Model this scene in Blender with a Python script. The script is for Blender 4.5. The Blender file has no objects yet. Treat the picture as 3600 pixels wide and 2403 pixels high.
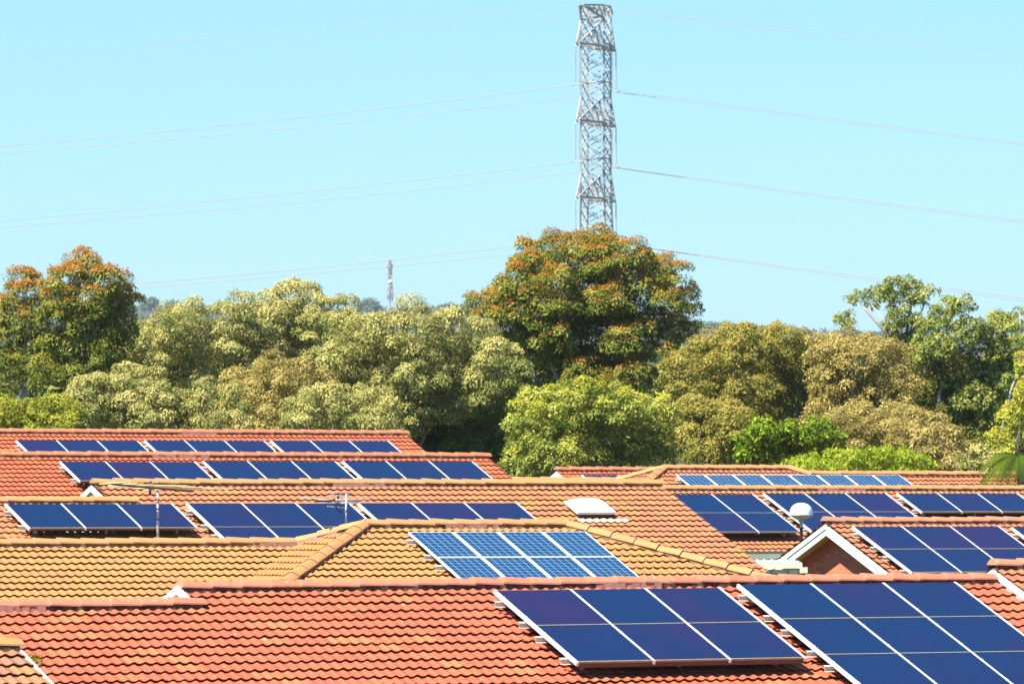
import bpy, bmesh, math, random
import numpy as np
from mathutils import Vector, Matrix
random.seed(7); rng = np.random.default_rng(7)
scn = bpy.context.scene
C = scn.collection
rad = math.radians

# ------------------------------------------------------------------ camera
FPX = 23900.0                      # focal length in pixels of a 3600 px wide picture
TILT = math.atan((1750 - 1201.5) / FPX)
EYE = Vector((0, 0, 6.0))
cam_d = bpy.data.cameras.new('camera'); cam = bpy.data.objects.new('camera', cam_d); C.objects.link(cam)
cam.location = EYE; cam.rotation_euler = (math.pi/2 + TILT, 0, 0)
cam_d.sensor_width = 36; cam_d.sensor_fit = 'HORIZONTAL'; cam_d.lens = FPX/3600*36
cam_d.clip_start = 1; cam_d.clip_end = 12000
cam_d.dof.use_dof = True; cam_d.dof.focus_distance = 100; cam_d.dof.aperture_fstop = 10
scn.camera = cam
scn.render.resolution_x = 1024; scn.render.resolution_y = 683

# ------------------------------------------------------------------ light
SUN_EL = 57.0
SUN_AZ = math.atan2(-0.80, -0.60)          # sun stands to the left, a little behind the camera
sd = Vector((math.sin(SUN_AZ)*math.cos(rad(SUN_EL)), math.cos(SUN_AZ)*math.cos(rad(SUN_EL)), math.sin(rad(SUN_EL))))
sun_d = bpy.data.lights.new('sun', 'SUN'); sun_d.energy = 5.0; sun_d.angle = rad(0.53); sun_d.color = (1.0, .95, .86)
sun = bpy.data.objects.new('sun', sun_d); C.objects.link(sun)
sun.rotation_euler = sd.to_track_quat('Z', 'Y').to_euler()
sun.location = (-200, -100, 300)
world = bpy.data.worlds.new("World"); scn.world = world; world.use_nodes = True
wn = world.node_tree.nodes; wl = world.node_tree.links
bg = wn['Background']; bg.inputs['Strength'].default_value = 0.069
sky = wn.new('ShaderNodeTexSky'); sky.sky_type = 'NISHITA'; sky.sun_disc = False
sky.sun_elevation = rad(SUN_EL); sky.sun_rotation = SUN_AZ % (2*math.pi)
sky.air_density = 1.0; sky.dust_density = 0.2; sky.ozone_density = 3.0; sky.altitude = 50
tint = wn.new('ShaderNodeMix'); tint.data_type = 'RGBA'; tint.blend_type = 'MULTIPLY'; tint.inputs[0].default_value = 1
tint.inputs[7].default_value = (.57, .85, 1.10, 1)
wl.new(sky.outputs[0], tint.inputs[6]); wl.new(tint.outputs[2], bg.inputs['Color'])
scn.view_settings.view_transform = 'Standard'; scn.view_settings.look = 'None'
scn.view_settings.exposure = 1.28; scn.view_settings.gamma = 1
scn.render.engine = 'CYCLES'

# ------------------------------------------------------------------ geometry of the site
def ray(x, y):
    a = (x-1800)/FPX; b = -(y-1201.5)/FPX
    return Vector((a, math.cos(TILT) - b*math.sin(TILT), math.sin(TILT) + b*math.cos(TILT)))
def P(x, y, d):
    r = ray(x, y); return EYE + r*(d/r.y)
def PD(x, y, d): return P(x*1.53257, y*1.53257, d)
PHI = rad(25.4); PIT = rad(20.0)
R0 = Vector((math.cos(PHI), math.sin(PHI), 0))
H0 = Vector((math.sin(PHI), -math.cos(PHI), 0))
Z = Vector((0, 0, 1))
class Plane:
    def __init__(s, O, r=R0, h=H0, pit=PIT):
        s.O = O.copy(); s.R = r.normalized(); s.h = h.normalized(); s.pit = pit
        s.S = (s.h*math.cos(pit) - Z*math.sin(pit)); s.N = s.R.cross(s.S)
        if s.N.z < 0: s.N = -s.N
    def pt(s, u, v, w=0): return s.O + s.R*u + s.S*v + s.N*w
    def uv(s, x, y, w=0):
        r = ray(x, y); t = ((s.O + s.N*w) - EYE).dot(s.N)/r.dot(s.N)
        q = EYE + r*t - s.O; return q.dot(s.R), q.dot(s.S)
def fit(anchor, tl, tr, width, off=.24, R=None):
    R = R or R0; pl = Plane(P(*anchor, 100), R); ua, _ = pl.uv(*tl, off); ub, _ = pl.uv(*tr, off)
    d = 100*width/(ub-ua)
    pl = Plane(P(*anchor, d) - Z*.02, R); print('fit', anchor, 'depth %.1f z %.2f' % (d, pl.O.z)); return pl

# ------------------------------------------------------------------ object helpers
def tag(o, label=None, cat=None, group=None, kind=None):
    if label: o['label'] = label
    if cat: o['category'] = cat
    if group: o['group'] = group
    if kind: o['kind'] = kind
    return o
def thing(name, label, cat, loc=(0, 0, 0), group=None):
    o = bpy.data.objects.new(name, None); C.objects.link(o); o.location = loc; o.empty_display_size = .3
    return tag(o, label, cat, group)
def link(name, me, parent=None, mats=()):
    for m in mats: me.materials.append(m)
    o = bpy.data.objects.new(name, me); C.objects.link(o)
    if parent is not None:
        o.parent = parent
        if len(me.vertices):
            p = parent; off = Vector((0, 0, 0))
            while p is not None: off += p.location; p = p.parent
            me.transform(Matrix.Translation(-off))
    return o
class MB:
    """collects faces of ONE mesh"""
    def __init__(s): s.v = []; s.f = []; s.m = []; s.uv = []; s.sm = []
    def add(s, vs, fs, mi=0, uvs=None, smooth=False):
        b = len(s.v); s.v += [tuple(v) for v in vs]
        for i, f in enumerate(fs):
            s.f.append([b+k for k in f]); s.m.append(mi); s.sm.append(smooth)
            s.uv.append(uvs[i] if uvs else [(0, 0)]*len(f))
        return s
    def quad(s, a, b, c, d, mi=0, uv=None): return s.add([a, b, c, d], [(0, 1, 2, 3)], mi, [uv] if uv else None)
    def box(s, o, x, y, z, mi=0):
        """o corner, x y z edge vectors"""
        o = Vector(o); vs = [o, o+x, o+x+y, o+y, o+z, o+x+z, o+x+y+z, o+y+z]
        return s.add(vs, [(0, 3, 2, 1), (4, 5, 6, 7), (0, 1, 5, 4), (1, 2, 6, 5), (2, 3, 7, 6), (3, 0, 4, 7)], mi)
    def cbox(s, c, x, y, z, mi=0): return s.box(Vector(c)-x/2-y/2-z/2, x, y, z, mi)
    def bar(s, a, b, w, h=None, mi=0, up=Z):
        a = Vector(a); b = Vector(b); d = (b-a); h = h or w
        x = d.normalized().cross(up)
        if x.length < 1e-3: x = d.normalized().cross(Vector((1, 0, 0)))
        x.normalize(); y = x.cross(d.normalized())
        return s.box(a - x*w/2 - y*h/2, d, x*w, y*h, mi)
    def tube(s, pts, rs, n=8, mi=0, cap=True):
        pts = [Vector(p) for p in pts]
        if not hasattr(rs, '__len__'): rs = [rs]*len(pts)
        vs = []; fs = []; ref = None
        for i, p in enumerate(pts):
            d = (pts[min(i+1, len(pts)-1)] - pts[max(i-1, 0)]).normalized()
            if ref is None: ref = d.orthogonal().normalized()
            x = (ref - d*ref.dot(d)).normalized(); ref = x; y = d.cross(x)
            for k in range(n):
                a = 2*math.pi*k/n; vs.append(p + (x*math.cos(a)+y*math.sin(a))*rs[i])
        for i in range(len(pts)-1):
            for k in range(n): fs.append((i*n+k, i*n+(k+1) % n, (i+1)*n+(k+1) % n, (i+1)*n+k))
        if cap: fs += [tuple(range(n))[::-1], tuple((len(pts)-1)*n+k for k in range(n))]
        return s.add(vs, fs, mi, smooth=True)
    def lathe(s, c, prof, n=20, mi=0, ax=Z):
        c = Vector(c); ax = ax.normalized(); x = ax.orthogonal().normalized(); y = ax.cross(x); vs = []; fs = []
        for r, z in prof:
            for k in range(n):
                a = 2*math.pi*k/n; vs.append(c + ax*z + (x*math.cos(a)+y*math.sin(a))*max(r, 1e-4))
        for i in range(len(prof)-1):
            for k in range(n): fs.append((i*n+k, i*n+(k+1) % n, (i+1)*n+(k+1) % n, (i+1)*n+k))
        return s.add(vs, fs, mi, smooth=True)
    def mesh(s, name):
        me = bpy.data.meshes.new(name); me.from_pydata(s.v, [], s.f)
        me.polygons.foreach_set('material_index', s.m); me.polygons.foreach_set('use_smooth', s.sm)
        uvl = me.uv_layers.new(name='UVMap')
        uvl.data.foreach_set('uv', [c for f in s.uv for p in f for c in p]); me.update(); return me
    def build(s, name, mats, parent=None):
        if not isinstance(mats, (list, tuple)): mats = [mats]
        return link(name, s.mesh(name), parent, mats)

# ------------------------------------------------------------------ materials
MATS = {}
class NT:
    def __init__(s, name):
        s.m = bpy.data.materials.new(name); s.m.use_nodes = True
        s.n = s.m.node_tree.nodes; s.l = s.m.node_tree.links; s.p = s.n['Principled BSDF']; MATS[name] = s.m
    def new(s, t, **k):
        o = s.n.new(t)
        for a, b in k.items(): setattr(o, a, b)
        return o
    def con(s, a, b): s.l.new(a, b)
    def math(s, op, a, b=None, c=None):
        o = s.new('ShaderNodeMath', operation=op)
        for i, v in enumerate((a, b, c)):
            if v is None: continue
            if isinstance(v, (int, float)): o.inputs[i].default_value = v
            else: s.con(v, o.inputs[i])
        return o.outputs[0]
    def mix(s, f, a, b, bt='MIX'):
        o = s.new('ShaderNodeMix', data_type='RGBA', blend_type=bt)
        for i, v in ((0, f), (6, a), (7, b)):
            if isinstance(v, (int, float)): o.inputs[i].default_value = v
            elif isinstance(v, tuple): o.inputs[i].default_value = (*v[:3], 1)
            else: s.con(v, o.inputs[i])
        return o.outputs[2]
    def noise(s, scale, vec=None, detail=3, rough=.55):
        o = s.new('ShaderNodeTexNoise'); o.inputs['Scale'].default_value = scale; o.inputs['Detail'].default_value = detail
        o.inputs['Roughness'].default_value = rough
        if vec is not None: s.con(vec, o.inputs['Vector'])
        return o.outputs['Fac']
    def obj(s): return s.new('ShaderNodeTexCoord').outputs['Object']
    def geo(s): return s.new('ShaderNodeNewGeometry').outputs['Position']
    def ramp(s, f, stops):
        o = s.new('ShaderNodeValToRGB'); e = o.color_ramp.elements
        while len(e) < len(stops): e.new(.5)
        for i, (p, c) in enumerate(stops):
            e[i].position = p; e[i].color = (*c, 1) if isinstance(c, tuple) else (c, c, c, 1)
        s.con(f, o.inputs[0]); return o.outputs[0]
    def base(s, c, rough=.7, metal=0, spec=None):
        if isinstance(c, tuple): s.p.inputs['Base Color'].default_value = (*c, 1)
        else: s.con(c, s.p.inputs['Base Color'])
        s.p.inputs['Roughness'].default_value = rough; s.p.inputs['Metallic'].default_value = metal
        if spec is not None: s.p.inputs['Specular IOR Level'].default_value = spec
    def bump(s, h, dist=.01, st=.5):
        o = s.new('ShaderNodeBump'); o.inputs['Distance'].default_value = dist; o.inputs['Strength'].default_value = st
        s.con(h, o.inputs['Height']); s.con(o.outputs[0], s.p.inputs['Normal'])
def plain(name, c, rough=.6, metal=0, var=.12, sc=6, spec=None):
    t = NT(name); n = t.noise(sc, t.geo())
    d = tuple(x*(1-var*2) for x in c); t.base(t.mix(t.ramp(n, [(.3, 0.0), (.7, 1.0)]), d, c), rough, metal, spec); return t.m
ROLL, GAUGE = .155, .295
def tile_mat(name, c1, c2, c3, wide=2, mix3=.35, dirt=.25, spots=.5):
    c1, c2, c3 = [tuple(v*.80 for v in c) for c in (c1, c2, c3)]
    t = NT(name); uv = t.new('ShaderNodeUVMap', uv_map='UVMap').outputs[0]
    sc = t.new('ShaderNodeVectorMath', operation='MULTIPLY'); t.con(uv, sc.inputs[0]); sc.inputs[1].default_value = (1/(ROLL*wide), 1/GAUGE, 1)
    fl = t.new('ShaderNodeVectorMath', operation='FLOOR'); t.con(sc.outputs[0], fl.inputs[0])
    wnz = t.new('ShaderNodeTexWhiteNoise', noise_dimensions='2D'); t.con(fl.outputs[0], wnz.inputs['Vector'])
    big = t.noise(.8, uv, 2)
    rnd = wnz.outputs['Value']
    f1 = t.math('ADD', t.math('MULTIPLY', rnd, .75), t.math('MULTIPLY', big, .35))
    col = t.mix(t.ramp(f1, [(.25, 0.), (.95, 1.)]), c1, c2)
    sep = t.new('ShaderNodeSeparateColor'); t.con(wnz.outputs['Color'], sep.inputs[0])
    pick = t.ramp(t.math('ADD', sep.outputs[1], t.math('MULTIPLY', t.math('SUBTRACT', big, .5), .3)), [(1-mix3-.12, 0.), (1-mix3+.08, 1.)])
    col = t.mix(pick, col, c3)
    # tonal streaks running down the tiles, and weathering
    st = t.new('ShaderNodeVectorMath', operation='MULTIPLY'); t.con(uv, st.inputs[0]); st.inputs[1].default_value = (22, 3.0, 1)
    col = t.mix(t.ramp(t.noise(1, st.outputs[0], 3), [(.35, .84), (.7, 1.1)]), (0, 0, 0), col, 'MIX')
    gr = t.noise(4.5, uv, 5, .7)
    col = t.mix(t.math('MULTIPLY', t.ramp(gr, [(.52, 0.), (.75, 1.)]), dirt), col, tuple(x*.35+.03 for x in c1))
    vo = t.new('ShaderNodeTexVoronoi'); vo.inputs['Scale'].default_value = 3.3; t.con(uv, vo.inputs['Vector'])
    sp = t.ramp(vo.outputs['Distance'], [(.035, 1.), (.07, 0.)])
    seps = t.new('ShaderNodeSeparateColor'); t.con(vo.outputs['Color'], seps.inputs[0])
    sp = t.math('MULTIPLY', sp, t.ramp(seps.outputs[0], [(1-spots*.5-.01, 0.), (1-spots*.5, 1.)]))
    col = t.mix(sp, col, (.5, .42, .35))
    t.base(col, .72, 0, .35); t.bump(t.noise(60, uv, 2), .004, .5); return t.m
def cap_mat(name, c1, c2):
    c1, c2 = [tuple(v*.84 for v in c) for c in (c1, c2)]
    t = NT(name); uv = t.new('ShaderNodeUVMap', uv_map='UVMap').outputs[0]
    sx = t.new('ShaderNodeSeparateXYZ'); t.con(uv, sx.inputs[0])
    fl = t.math('FLOOR', sx.outputs[0]); fr = t.math('FRACT', sx.outputs[0])
    wnz = t.new('ShaderNodeTexWhiteNoise', noise_dimensions='1D'); t.con(fl, wnz.inputs['W'])
    col = t.mix(wnz.outputs['Value'], c1, c2)
    col = t.mix(t.math('MULTIPLY', t.ramp(t.noise(7, t.geo(), 4), [(.5, 0.), (.8, 1.)]), .35), col, tuple(x*.4 for x in c1))
    col = t.mix(t.ramp(fr, [(.915, 0.), (.93, 1.)]), col, (.36, .22, .12))
    vo = t.new('ShaderNodeTexVoronoi'); vo.inputs['Scale'].default_value = 4; t.con(t.geo(), vo.inputs['Vector'])
    col = t.mix(t.ramp(vo.outputs['Distance'], [(.05, 1.), (.08, 0.)]), col, (.5, .4, .3))
    t.base(col, .7, 0, .35); return t.m
def mortar_mat(name, c1, c2):
    c1, c2 = [tuple(v*.8 for v in c) for c in (c1, c2)]
    t = NT(name); col = t.mix(t.ramp(t.noise(11, t.geo(), 5, .7), [(.4, 0.), (.62, 1.)]), c1, c2); t.base(col, .95); return t.m

tile_mat('tiles_salmon', (.48, .110, .049), (.50, .130, .054), (.51, .172, .062), 2, .10, .35, .8)
tile_mat('tiles_red', (.47, .105, .042), (.49, .122, .046), (.50, .15, .05), 2, .15, .2, .2)
tile_mat('tiles_peach', (.46, .165, .072), (.47, .178, .072), (.47, .215, .065), 1, .25, .15, .15)
tile_mat('tiles_yellow', (.49, .228, .066), (.50, .24, .064), (.49, .21, .07), 2, .3, .2, .3)
tile_mat('tiles_brick_pink', (.44, .145, .066), (.46, .165, .07), (.46, .19, .07), 2, .2, .25, .3)
tile_mat('tiles_aged', (.42, .165, .085), (.45, .215, .07), (.34, .17, .10), 2, .35, .6, .9)
cap_mat('caps_salmon', (.56, .18, .10), (.60, .21, .12)); cap_mat('caps_red', (.52, .16, .075), (.54, .20, .085))
cap_mat('caps_yellow', (.56, .28, .09), (.54, .25, .09)); cap_mat('caps_pink', (.55, .20, .11), (.56, .24, .12))
mortar_mat('mortar_grey', (.045, .03, .02), (.17, .10, .065)); mortar_mat('mortar_pink', (.42, .19, .14), (.48, .25, .19))
mortar_mat('mortar_tan', (.2, .11, .055), (.32, .18, .09))
plain('white_paint', (.80, .80, .78), .5, 0, .03, 2); plain('cream_paint', (.74, .70, .46), .6, 0, .05, 2)
plain('old_cream', (.52, .46, .32), .8, 0, .1, 5)
plain('ochre_soffit', (.66, .50, .20), .7, 0, .05, 2)
plain('aluminium', (.74, .74, .75), .38, .25, .05, 3); plain('bracket_alu', (.62, .55, .46), .5, .2, .1, 8)
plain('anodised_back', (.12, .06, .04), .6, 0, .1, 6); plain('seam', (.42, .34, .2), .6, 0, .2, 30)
plain('galv_steel', (.52, .53, .50), .55, .1, .25, .5); plain('dark_steel', (.07, .075, .08), .5, .3, .1, 4)
plain('wire', (.34, .30, .29), .5, .1, .02, 1); plain('glass_disc', (.55, .62, .62), .3, 0, .1, 3)
plain('black_plastic', (.02, .02, .025), .4); plain('orange_plastic', (.55, .11, .02), .4); plain('blue_plastic', (.04, .06, .2), .4)
plain('antenna_rod', (.62, .56, .30), .4, .1, .05); plain('silver_rod', (.62, .64, .62), .35, .3, .05)
plain('brick_plain', (.42, .12, .05), .9, 0, .2, 3)
plain('mast_red', (.42, .24, .22), .6, 0, .1, .4); plain('mast_white', (.6, .6, .58), .6, 0, .1, .4)

def brick_mat():
    t = NT('brick'); uv = t.new('ShaderNodeUVMap', uv_map='UVMap').outputs[0]
    b = t.new('ShaderNodeTexBrick'); t.con(uv, b.inputs['Vector']); b.inputs['Scale'].default_value = 1
    b.inputs['Brick Width'].default_value = .24; b.inputs['Row Height'].default_value = .086; b.inputs['Mortar Size'].default_value = .011
    b.inputs['Color1'].default_value = (.75, .21, .06, 1); b.inputs['Color2'].default_value = (.55, .13, .04, 1)
    b.inputs['Mortar'].default_value = (.34, .20, .12, 1); b.inputs['Bias'].default_value = 0.1
    st = t.new('ShaderNodeVectorMath', operation='MULTIPLY'); t.con(uv, st.inputs[0]); st.inputs[1].default_value = (9, 1.2, 1)
    col = t.mix(t.math('MULTIPLY', t.ramp(t.noise(1, st.outputs[0], 3), [(.55, 0.), (.75, 1.)]), .4), b.outputs[0], (.5, .3, .12))
    t.base(col, .9); t.bump(b.outputs['Fac'], .01, -.5); return t.m
brick_mat()
def glass_mat():
    t = NT('thin_film_glass'); oi = t.new('ShaderNodeObjectInfo').outputs['Random']
    n = t.noise(.7, t.geo(), 1)
    f = t.math('ADD', t.math('MULTIPLY', oi, .2), t.math('MULTIPLY', n, .55))
    col = t.ramp(f, [(.2, (.002, .019, .064)), (.4, (.007, .014, .058)), (.6, (.018, .010, .052))])
    t.base(col, .1, 0, .4); t.p.inputs['Coat Weight'].default_value = .0
    return t.m
glass_mat()
def cell_mat():
    t = NT('silicon_cells'); uv = t.new('ShaderNodeUVMap', uv_map='UVMap').outputs[0]
    s = t.new('ShaderNodeSeparateXYZ'); t.con(uv, s.inputs[0])
    def grid(x, n, w):
        f = t.math('FRACT', t.math('MULTIPLY', x, n)); d = t.math('ABSOLUTE', t.math('SUBTRACT', f, .5)); return t.math('GREATER_THAN', d, .5-w)
    g = t.math('MAXIMUM', grid(s.outputs[0], 6, .022), grid(s.outputs[1], 9, .018))
    bus = t.math('MULTIPLY', grid(t.math('ADD', s.outputs[0], 1/24), 12, .015), .1)
    sc = t.new('ShaderNodeVectorMath', operation='MULTIPLY'); t.con(uv, sc.inputs[0]); sc.inputs[1].default_value = (6, 9, 1)
    vo = t.new('ShaderNodeTexVoronoi'); vo.inputs['Scale'].default_value = 3; t.con(sc.outputs[0], vo.inputs['Vector'])
    sp = t.new('ShaderNodeSeparateColor'); t.con(vo.outputs['Color'], sp.inputs[0])
    col = t.mix(sp.outputs[0], (.001, .036, .10), (.002, .058, .15))
    col = t.mix(bus, col, (.35, .45, .55)); col = t.mix(g, col, (.45, .52, .56)); t.base(col, .15, 0, .5); return t.m
cell_mat()
def dome_mat():
    t = NT('acrylic_dome'); t.base((.82, .84, .84), .25); return t.m
dome_mat()
M = MATS

def leaf_mat(name, dark, mid, light, tip, trans=.22, gain=1.75):
    t = NT(name)
    a = t.new('ShaderNodeAttribute', attribute_name='rnd'); b = t.new('ShaderNodeAttribute', attribute_name='tip')
    big = t.noise(.9, t.geo(), 2)
    f = t.math('ADD', a.outputs['Fac'], t.math('MULTIPLY', t.math('SUBTRACT', big, .5), .9))
    hf = t.noise(7, t.geo(), 2)
    g = gain; dark, mid, light = [tuple(min(.62, v*g) for v in c) for c in (dark, mid, light)]
    col = t.ramp(f, [(.05, dark), (.5, mid), (.95, light)])
    col = t.mix(t.math('MULTIPLY', t.ramp(hf, [(.55, 0.), (.72, 1.)]), .35), col, (.30, .14, .03))
    col = t.mix(b.outputs['Fac'], col, tip)
    d = t.new('ShaderNodeBsdfDiffuse'); t.con(col, d.inputs[0])
    tr = t.new('ShaderNodeBsdfTranslucent'); t.con(t.mix(.35, col, (.5, .5, .06), 'MIX'), tr.inputs[0])
    mx = t.new('ShaderNodeMixShader'); mx.inputs[0].default_value = trans; t.con(d.outputs[0], mx.inputs[1]); t.con(tr.outputs[0], mx.inputs[2])
    t.con(mx.outputs[0], t.n['Material Output'].inputs['Surface']); t.n.remove(t.p); return t.m
ORG = (.42, .165, .028)
leaf_mat('leaf_gum_orange', (.03, .06, .01), (.10, .125, .018), (.22, .22, .05), ORG)
leaf_mat('leaf_olive', (.045, .075, .018), (.195, .195, .052), (.37, .325, .12), (.50, .40, .15))
leaf_mat('leaf_olive_brown', (.045, .062, .012), (.15, .145, .028), (.27, .235, .06), (.42, .28, .06))
leaf_mat('leaf_tan', (.075, .07, .02), (.20, .165, .042), (.35, .28, .10), (.42, .30, .11))
leaf_mat('leaf_yellow_green', (.025, .065, .010), (.125, .165, .025), (.33, .33, .08), (.55, .47, .04))
leaf_mat('leaf_bright_green', (.012, .04, .004), (.055, .12, .008), (.17, .25, .02), (.30, .36, .03), gain=1.6)
leaf_mat('leaf_lime', (.07, .12, .006), (.16, .235, .014), (.31, .36, .045), (.40, .42, .04), gain=1.5)
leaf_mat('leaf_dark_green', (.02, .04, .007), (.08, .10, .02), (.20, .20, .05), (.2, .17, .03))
leaf_mat('leaf_mid_green', (.04, .07, .008), (.16, .18, .018), (.30, .28, .045), (.34, .28, .04))
leaf_mat('leaf_open_gum', (.03, .06, .010), (.12, .15, .03), (.26, .27, .08), (.3, .25, .05))
leaf_mat('leaf_yellow_flower', (.10, .14, .015), (.22, .24, .03), (.4, .36, .06), (.55, .34, .02))
leaf_mat('leaf_far', (.03, .05, .03), (.06, .09, .06), (.10, .13, .09), (.1, .12, .07))
plain('bark', (.22, .17, .13), .9, 0, .3, 4); plain('bark_pale', (.48, .42, .36), .85, 0, .25, 2)
def ground_mat():
    t = NT('ground'); n = t.noise(.15, t.geo(), 6); t.base(t.ramp(n, [(.35, (.025, .035, .012)), (.6, (.05, .055, .022)), (.8, (.09, .08, .04))]), .95); return t.m
ground_mat()

# ------------------------------------------------------------------ ground
GY = [-400, 60, 95, 130, 150, 172, 230, 400, 900, 2600, 3400, 4000, 4100, 4600, 6500]
GZ = [-.5, 0, .3, 1.7, 2.3, 3.1, 4.0, 4.5, 6, 36, 76, 98, 98, 80, 40]
WX = [0, 400, 900, 1050, 1600, 2349]; WY = [694, 716, 726, 716, 756, 792]
def crest(x):
    xp = x/4050*FPX/1.53257 + 1174.5
    return 6 + (1750 - 1.53257*(float(np.interp(xp, WX, WY)) + 5))/FPX*4050
def gz(x, y): return float(np.interp(y - .05*x, GY, GZ))
mb = MB(); xs = sorted(set(list(np.linspace(-4000, 4000, 61)) + list(np.linspace(-60, 60, 13)))); ys = sorted(set(GY + [4040, 4060] + list(np.linspace(-400, 6500, 60)) + list(np.linspace(60, 260, 21))))
vs = []
for y in ys:
    for x in xs:
        b = (crest(x)-98)*max(0, min(1, (y-900)/3000)) if y > 900 else 0
        vs.append((x, y, gz(0 if y > 400 else max(-60, min(60, x)), y)+b))
nx = len(xs); fs = [(j*nx+i, j*nx+i+1, (j+1)*nx+i+1, (j+1)*nx+i) for j in range(len(ys)-1) for i in range(nx-1)]
mb.add(vs, fs); tag(mb.build('ground', M['ground']), 'dry grassy ground under the houses and trees', 'ground', None, 'structure')

# ------------------------------------------------------------------ roof builders
def prof(t):
    t = t % 1.0
    return .023*(.5-.5*math.cos(2*math.pi*t/.74))**.75 if t < .74 else 0.0
def tiles(pl, pieces, mat, parent, name='roof_tiles', sub=8, flat=False):
    """tile geometry on plane pl for convex (u,v) polygons in pieces"""
    allv, allf, alluv = [], [], []
    bm_all = bmesh.new(); uvl = bm_all.loops.layers.uv.new('UVMap')
    us_c = {}
    for poly in pieces:
        u0 = min(p[0] for p in poly); u1 = max(p[0] for p in poly); v0 = min(p[1] for p in poly); v1 = max(p[1] for p in poly)
        i0 = math.floor(u0/ROLL); i1 = math.ceil(u1/ROLL); k0 = math.floor(v0/GAUGE); k1 = math.ceil(v1/GAUGE)
        us = [(i0 + j/sub)*ROLL for j in range((i1-i0)*sub+1)]; pr = [prof(u/ROLL) for u in us]
        verts = []; faces = []; uvs = []
        n = len(us)
        for k in range(k0, k1):
            r2 = random.Random(k*977+13)
            jit = {}
            def lift(u):
                ti = math.floor(u/(2*ROLL)+1e-6)
                if ti not in jit: jit[ti] = (r2.uniform(-.003, .005), r2.uniform(-.006, .006))
                return jit[ti]
            b = len(verts); va = k*GAUGE; vb = (k+1)*GAUGE
            for j, u in enumerate(us): verts.append(pl.pt(u, va-.105, pr[j]-.004))
            for j, u in enumerate(us):
                l = lift(u); verts.append(pl.pt(u, vb+l[1]+.012, pr[j]+.038+l[0]))
            for j, u in enumerate(us):
                l = lift(u); verts.append(pl.pt(u, vb+l[1]+.010, pr[j]+.030+l[0]))
            for j, u in enumerate(us): verts.append(pl.pt(u, vb-.098, pr[j]+.008))
            vm = (va+vb)/2
            for j in range(n-1):
                um = ((us[j]+us[j+1])/2); ci = math.floor(um/(ROLL))*ROLL
                ua = ci + .004 + (us[j]-ci)*.97; ub = ci + .004 + (us[j+1]-ci)*.97
                faces.append((b+j, b+j+1, b+n+j+1, b+n+j)); uvs.append(((ua, va+.01), (ub, va+.01), (ub, vb-.01), (ua, vb-.01)))
                faces.append((b+n+j, b+n+j+1, b+2*n+j+1, b+2*n+j)); uvs.append(((ua, vb-.01), (ub, vb-.01), (ub, vb-.02), (ua, vb-.02)))
                faces.append((b+2*n+j, b+2*n+j+1, b+3*n+j+1, b+3*n+j)); uvs.append(((ua, vb-.01), (ub, vb-.01), (ub, vb-.02), (ua, vb-.02)))
        bm = bmesh.new(); lay = bm.loops.layers.uv.new('UVMap')
        bv = [bm.verts.new(v) for v in verts]
        for f, q in zip(faces, uvs):
            fc = bm.faces.new([bv[i] for i in f]); fc.smooth = True
            for lp, c in zip(fc.loops, q): lp[lay].uv = c
        cen = (sum(p[0] for p in poly)/len(poly), sum(p[1] for p in poly)/len(poly))
        for a, c in zip(poly, poly[1:]+poly[:1]):
            A = pl.pt(*a); B = pl.pt(*c); d = (B-A)
            if d.length < 1e-4: continue
            no = d.normalized().cross(pl.N)
            if no.dot(pl.pt(*cen)-A) > 0: no = -no
            bmesh.ops.bisect_plane(bm, geom=bm.verts[:]+bm.edges[:]+bm.faces[:], dist=1e-5, plane_co=A, plane_no=no, clear_outer=True)
        me = bpy.data.meshes.new('t'); bm.to_mesh(me); bm.free(); bm_all.from_mesh(me); bpy.data.meshes.remove(me)
    for e in bm_all.edges:
        if len(e.link_faces) == 2 and e.calc_face_angle(0) > .7: e.smooth = False
    me = bpy.data.meshes.new(name); bm_all.to_mesh(me); bm_all.free()
    return link(name, me, parent, [mat])
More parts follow.
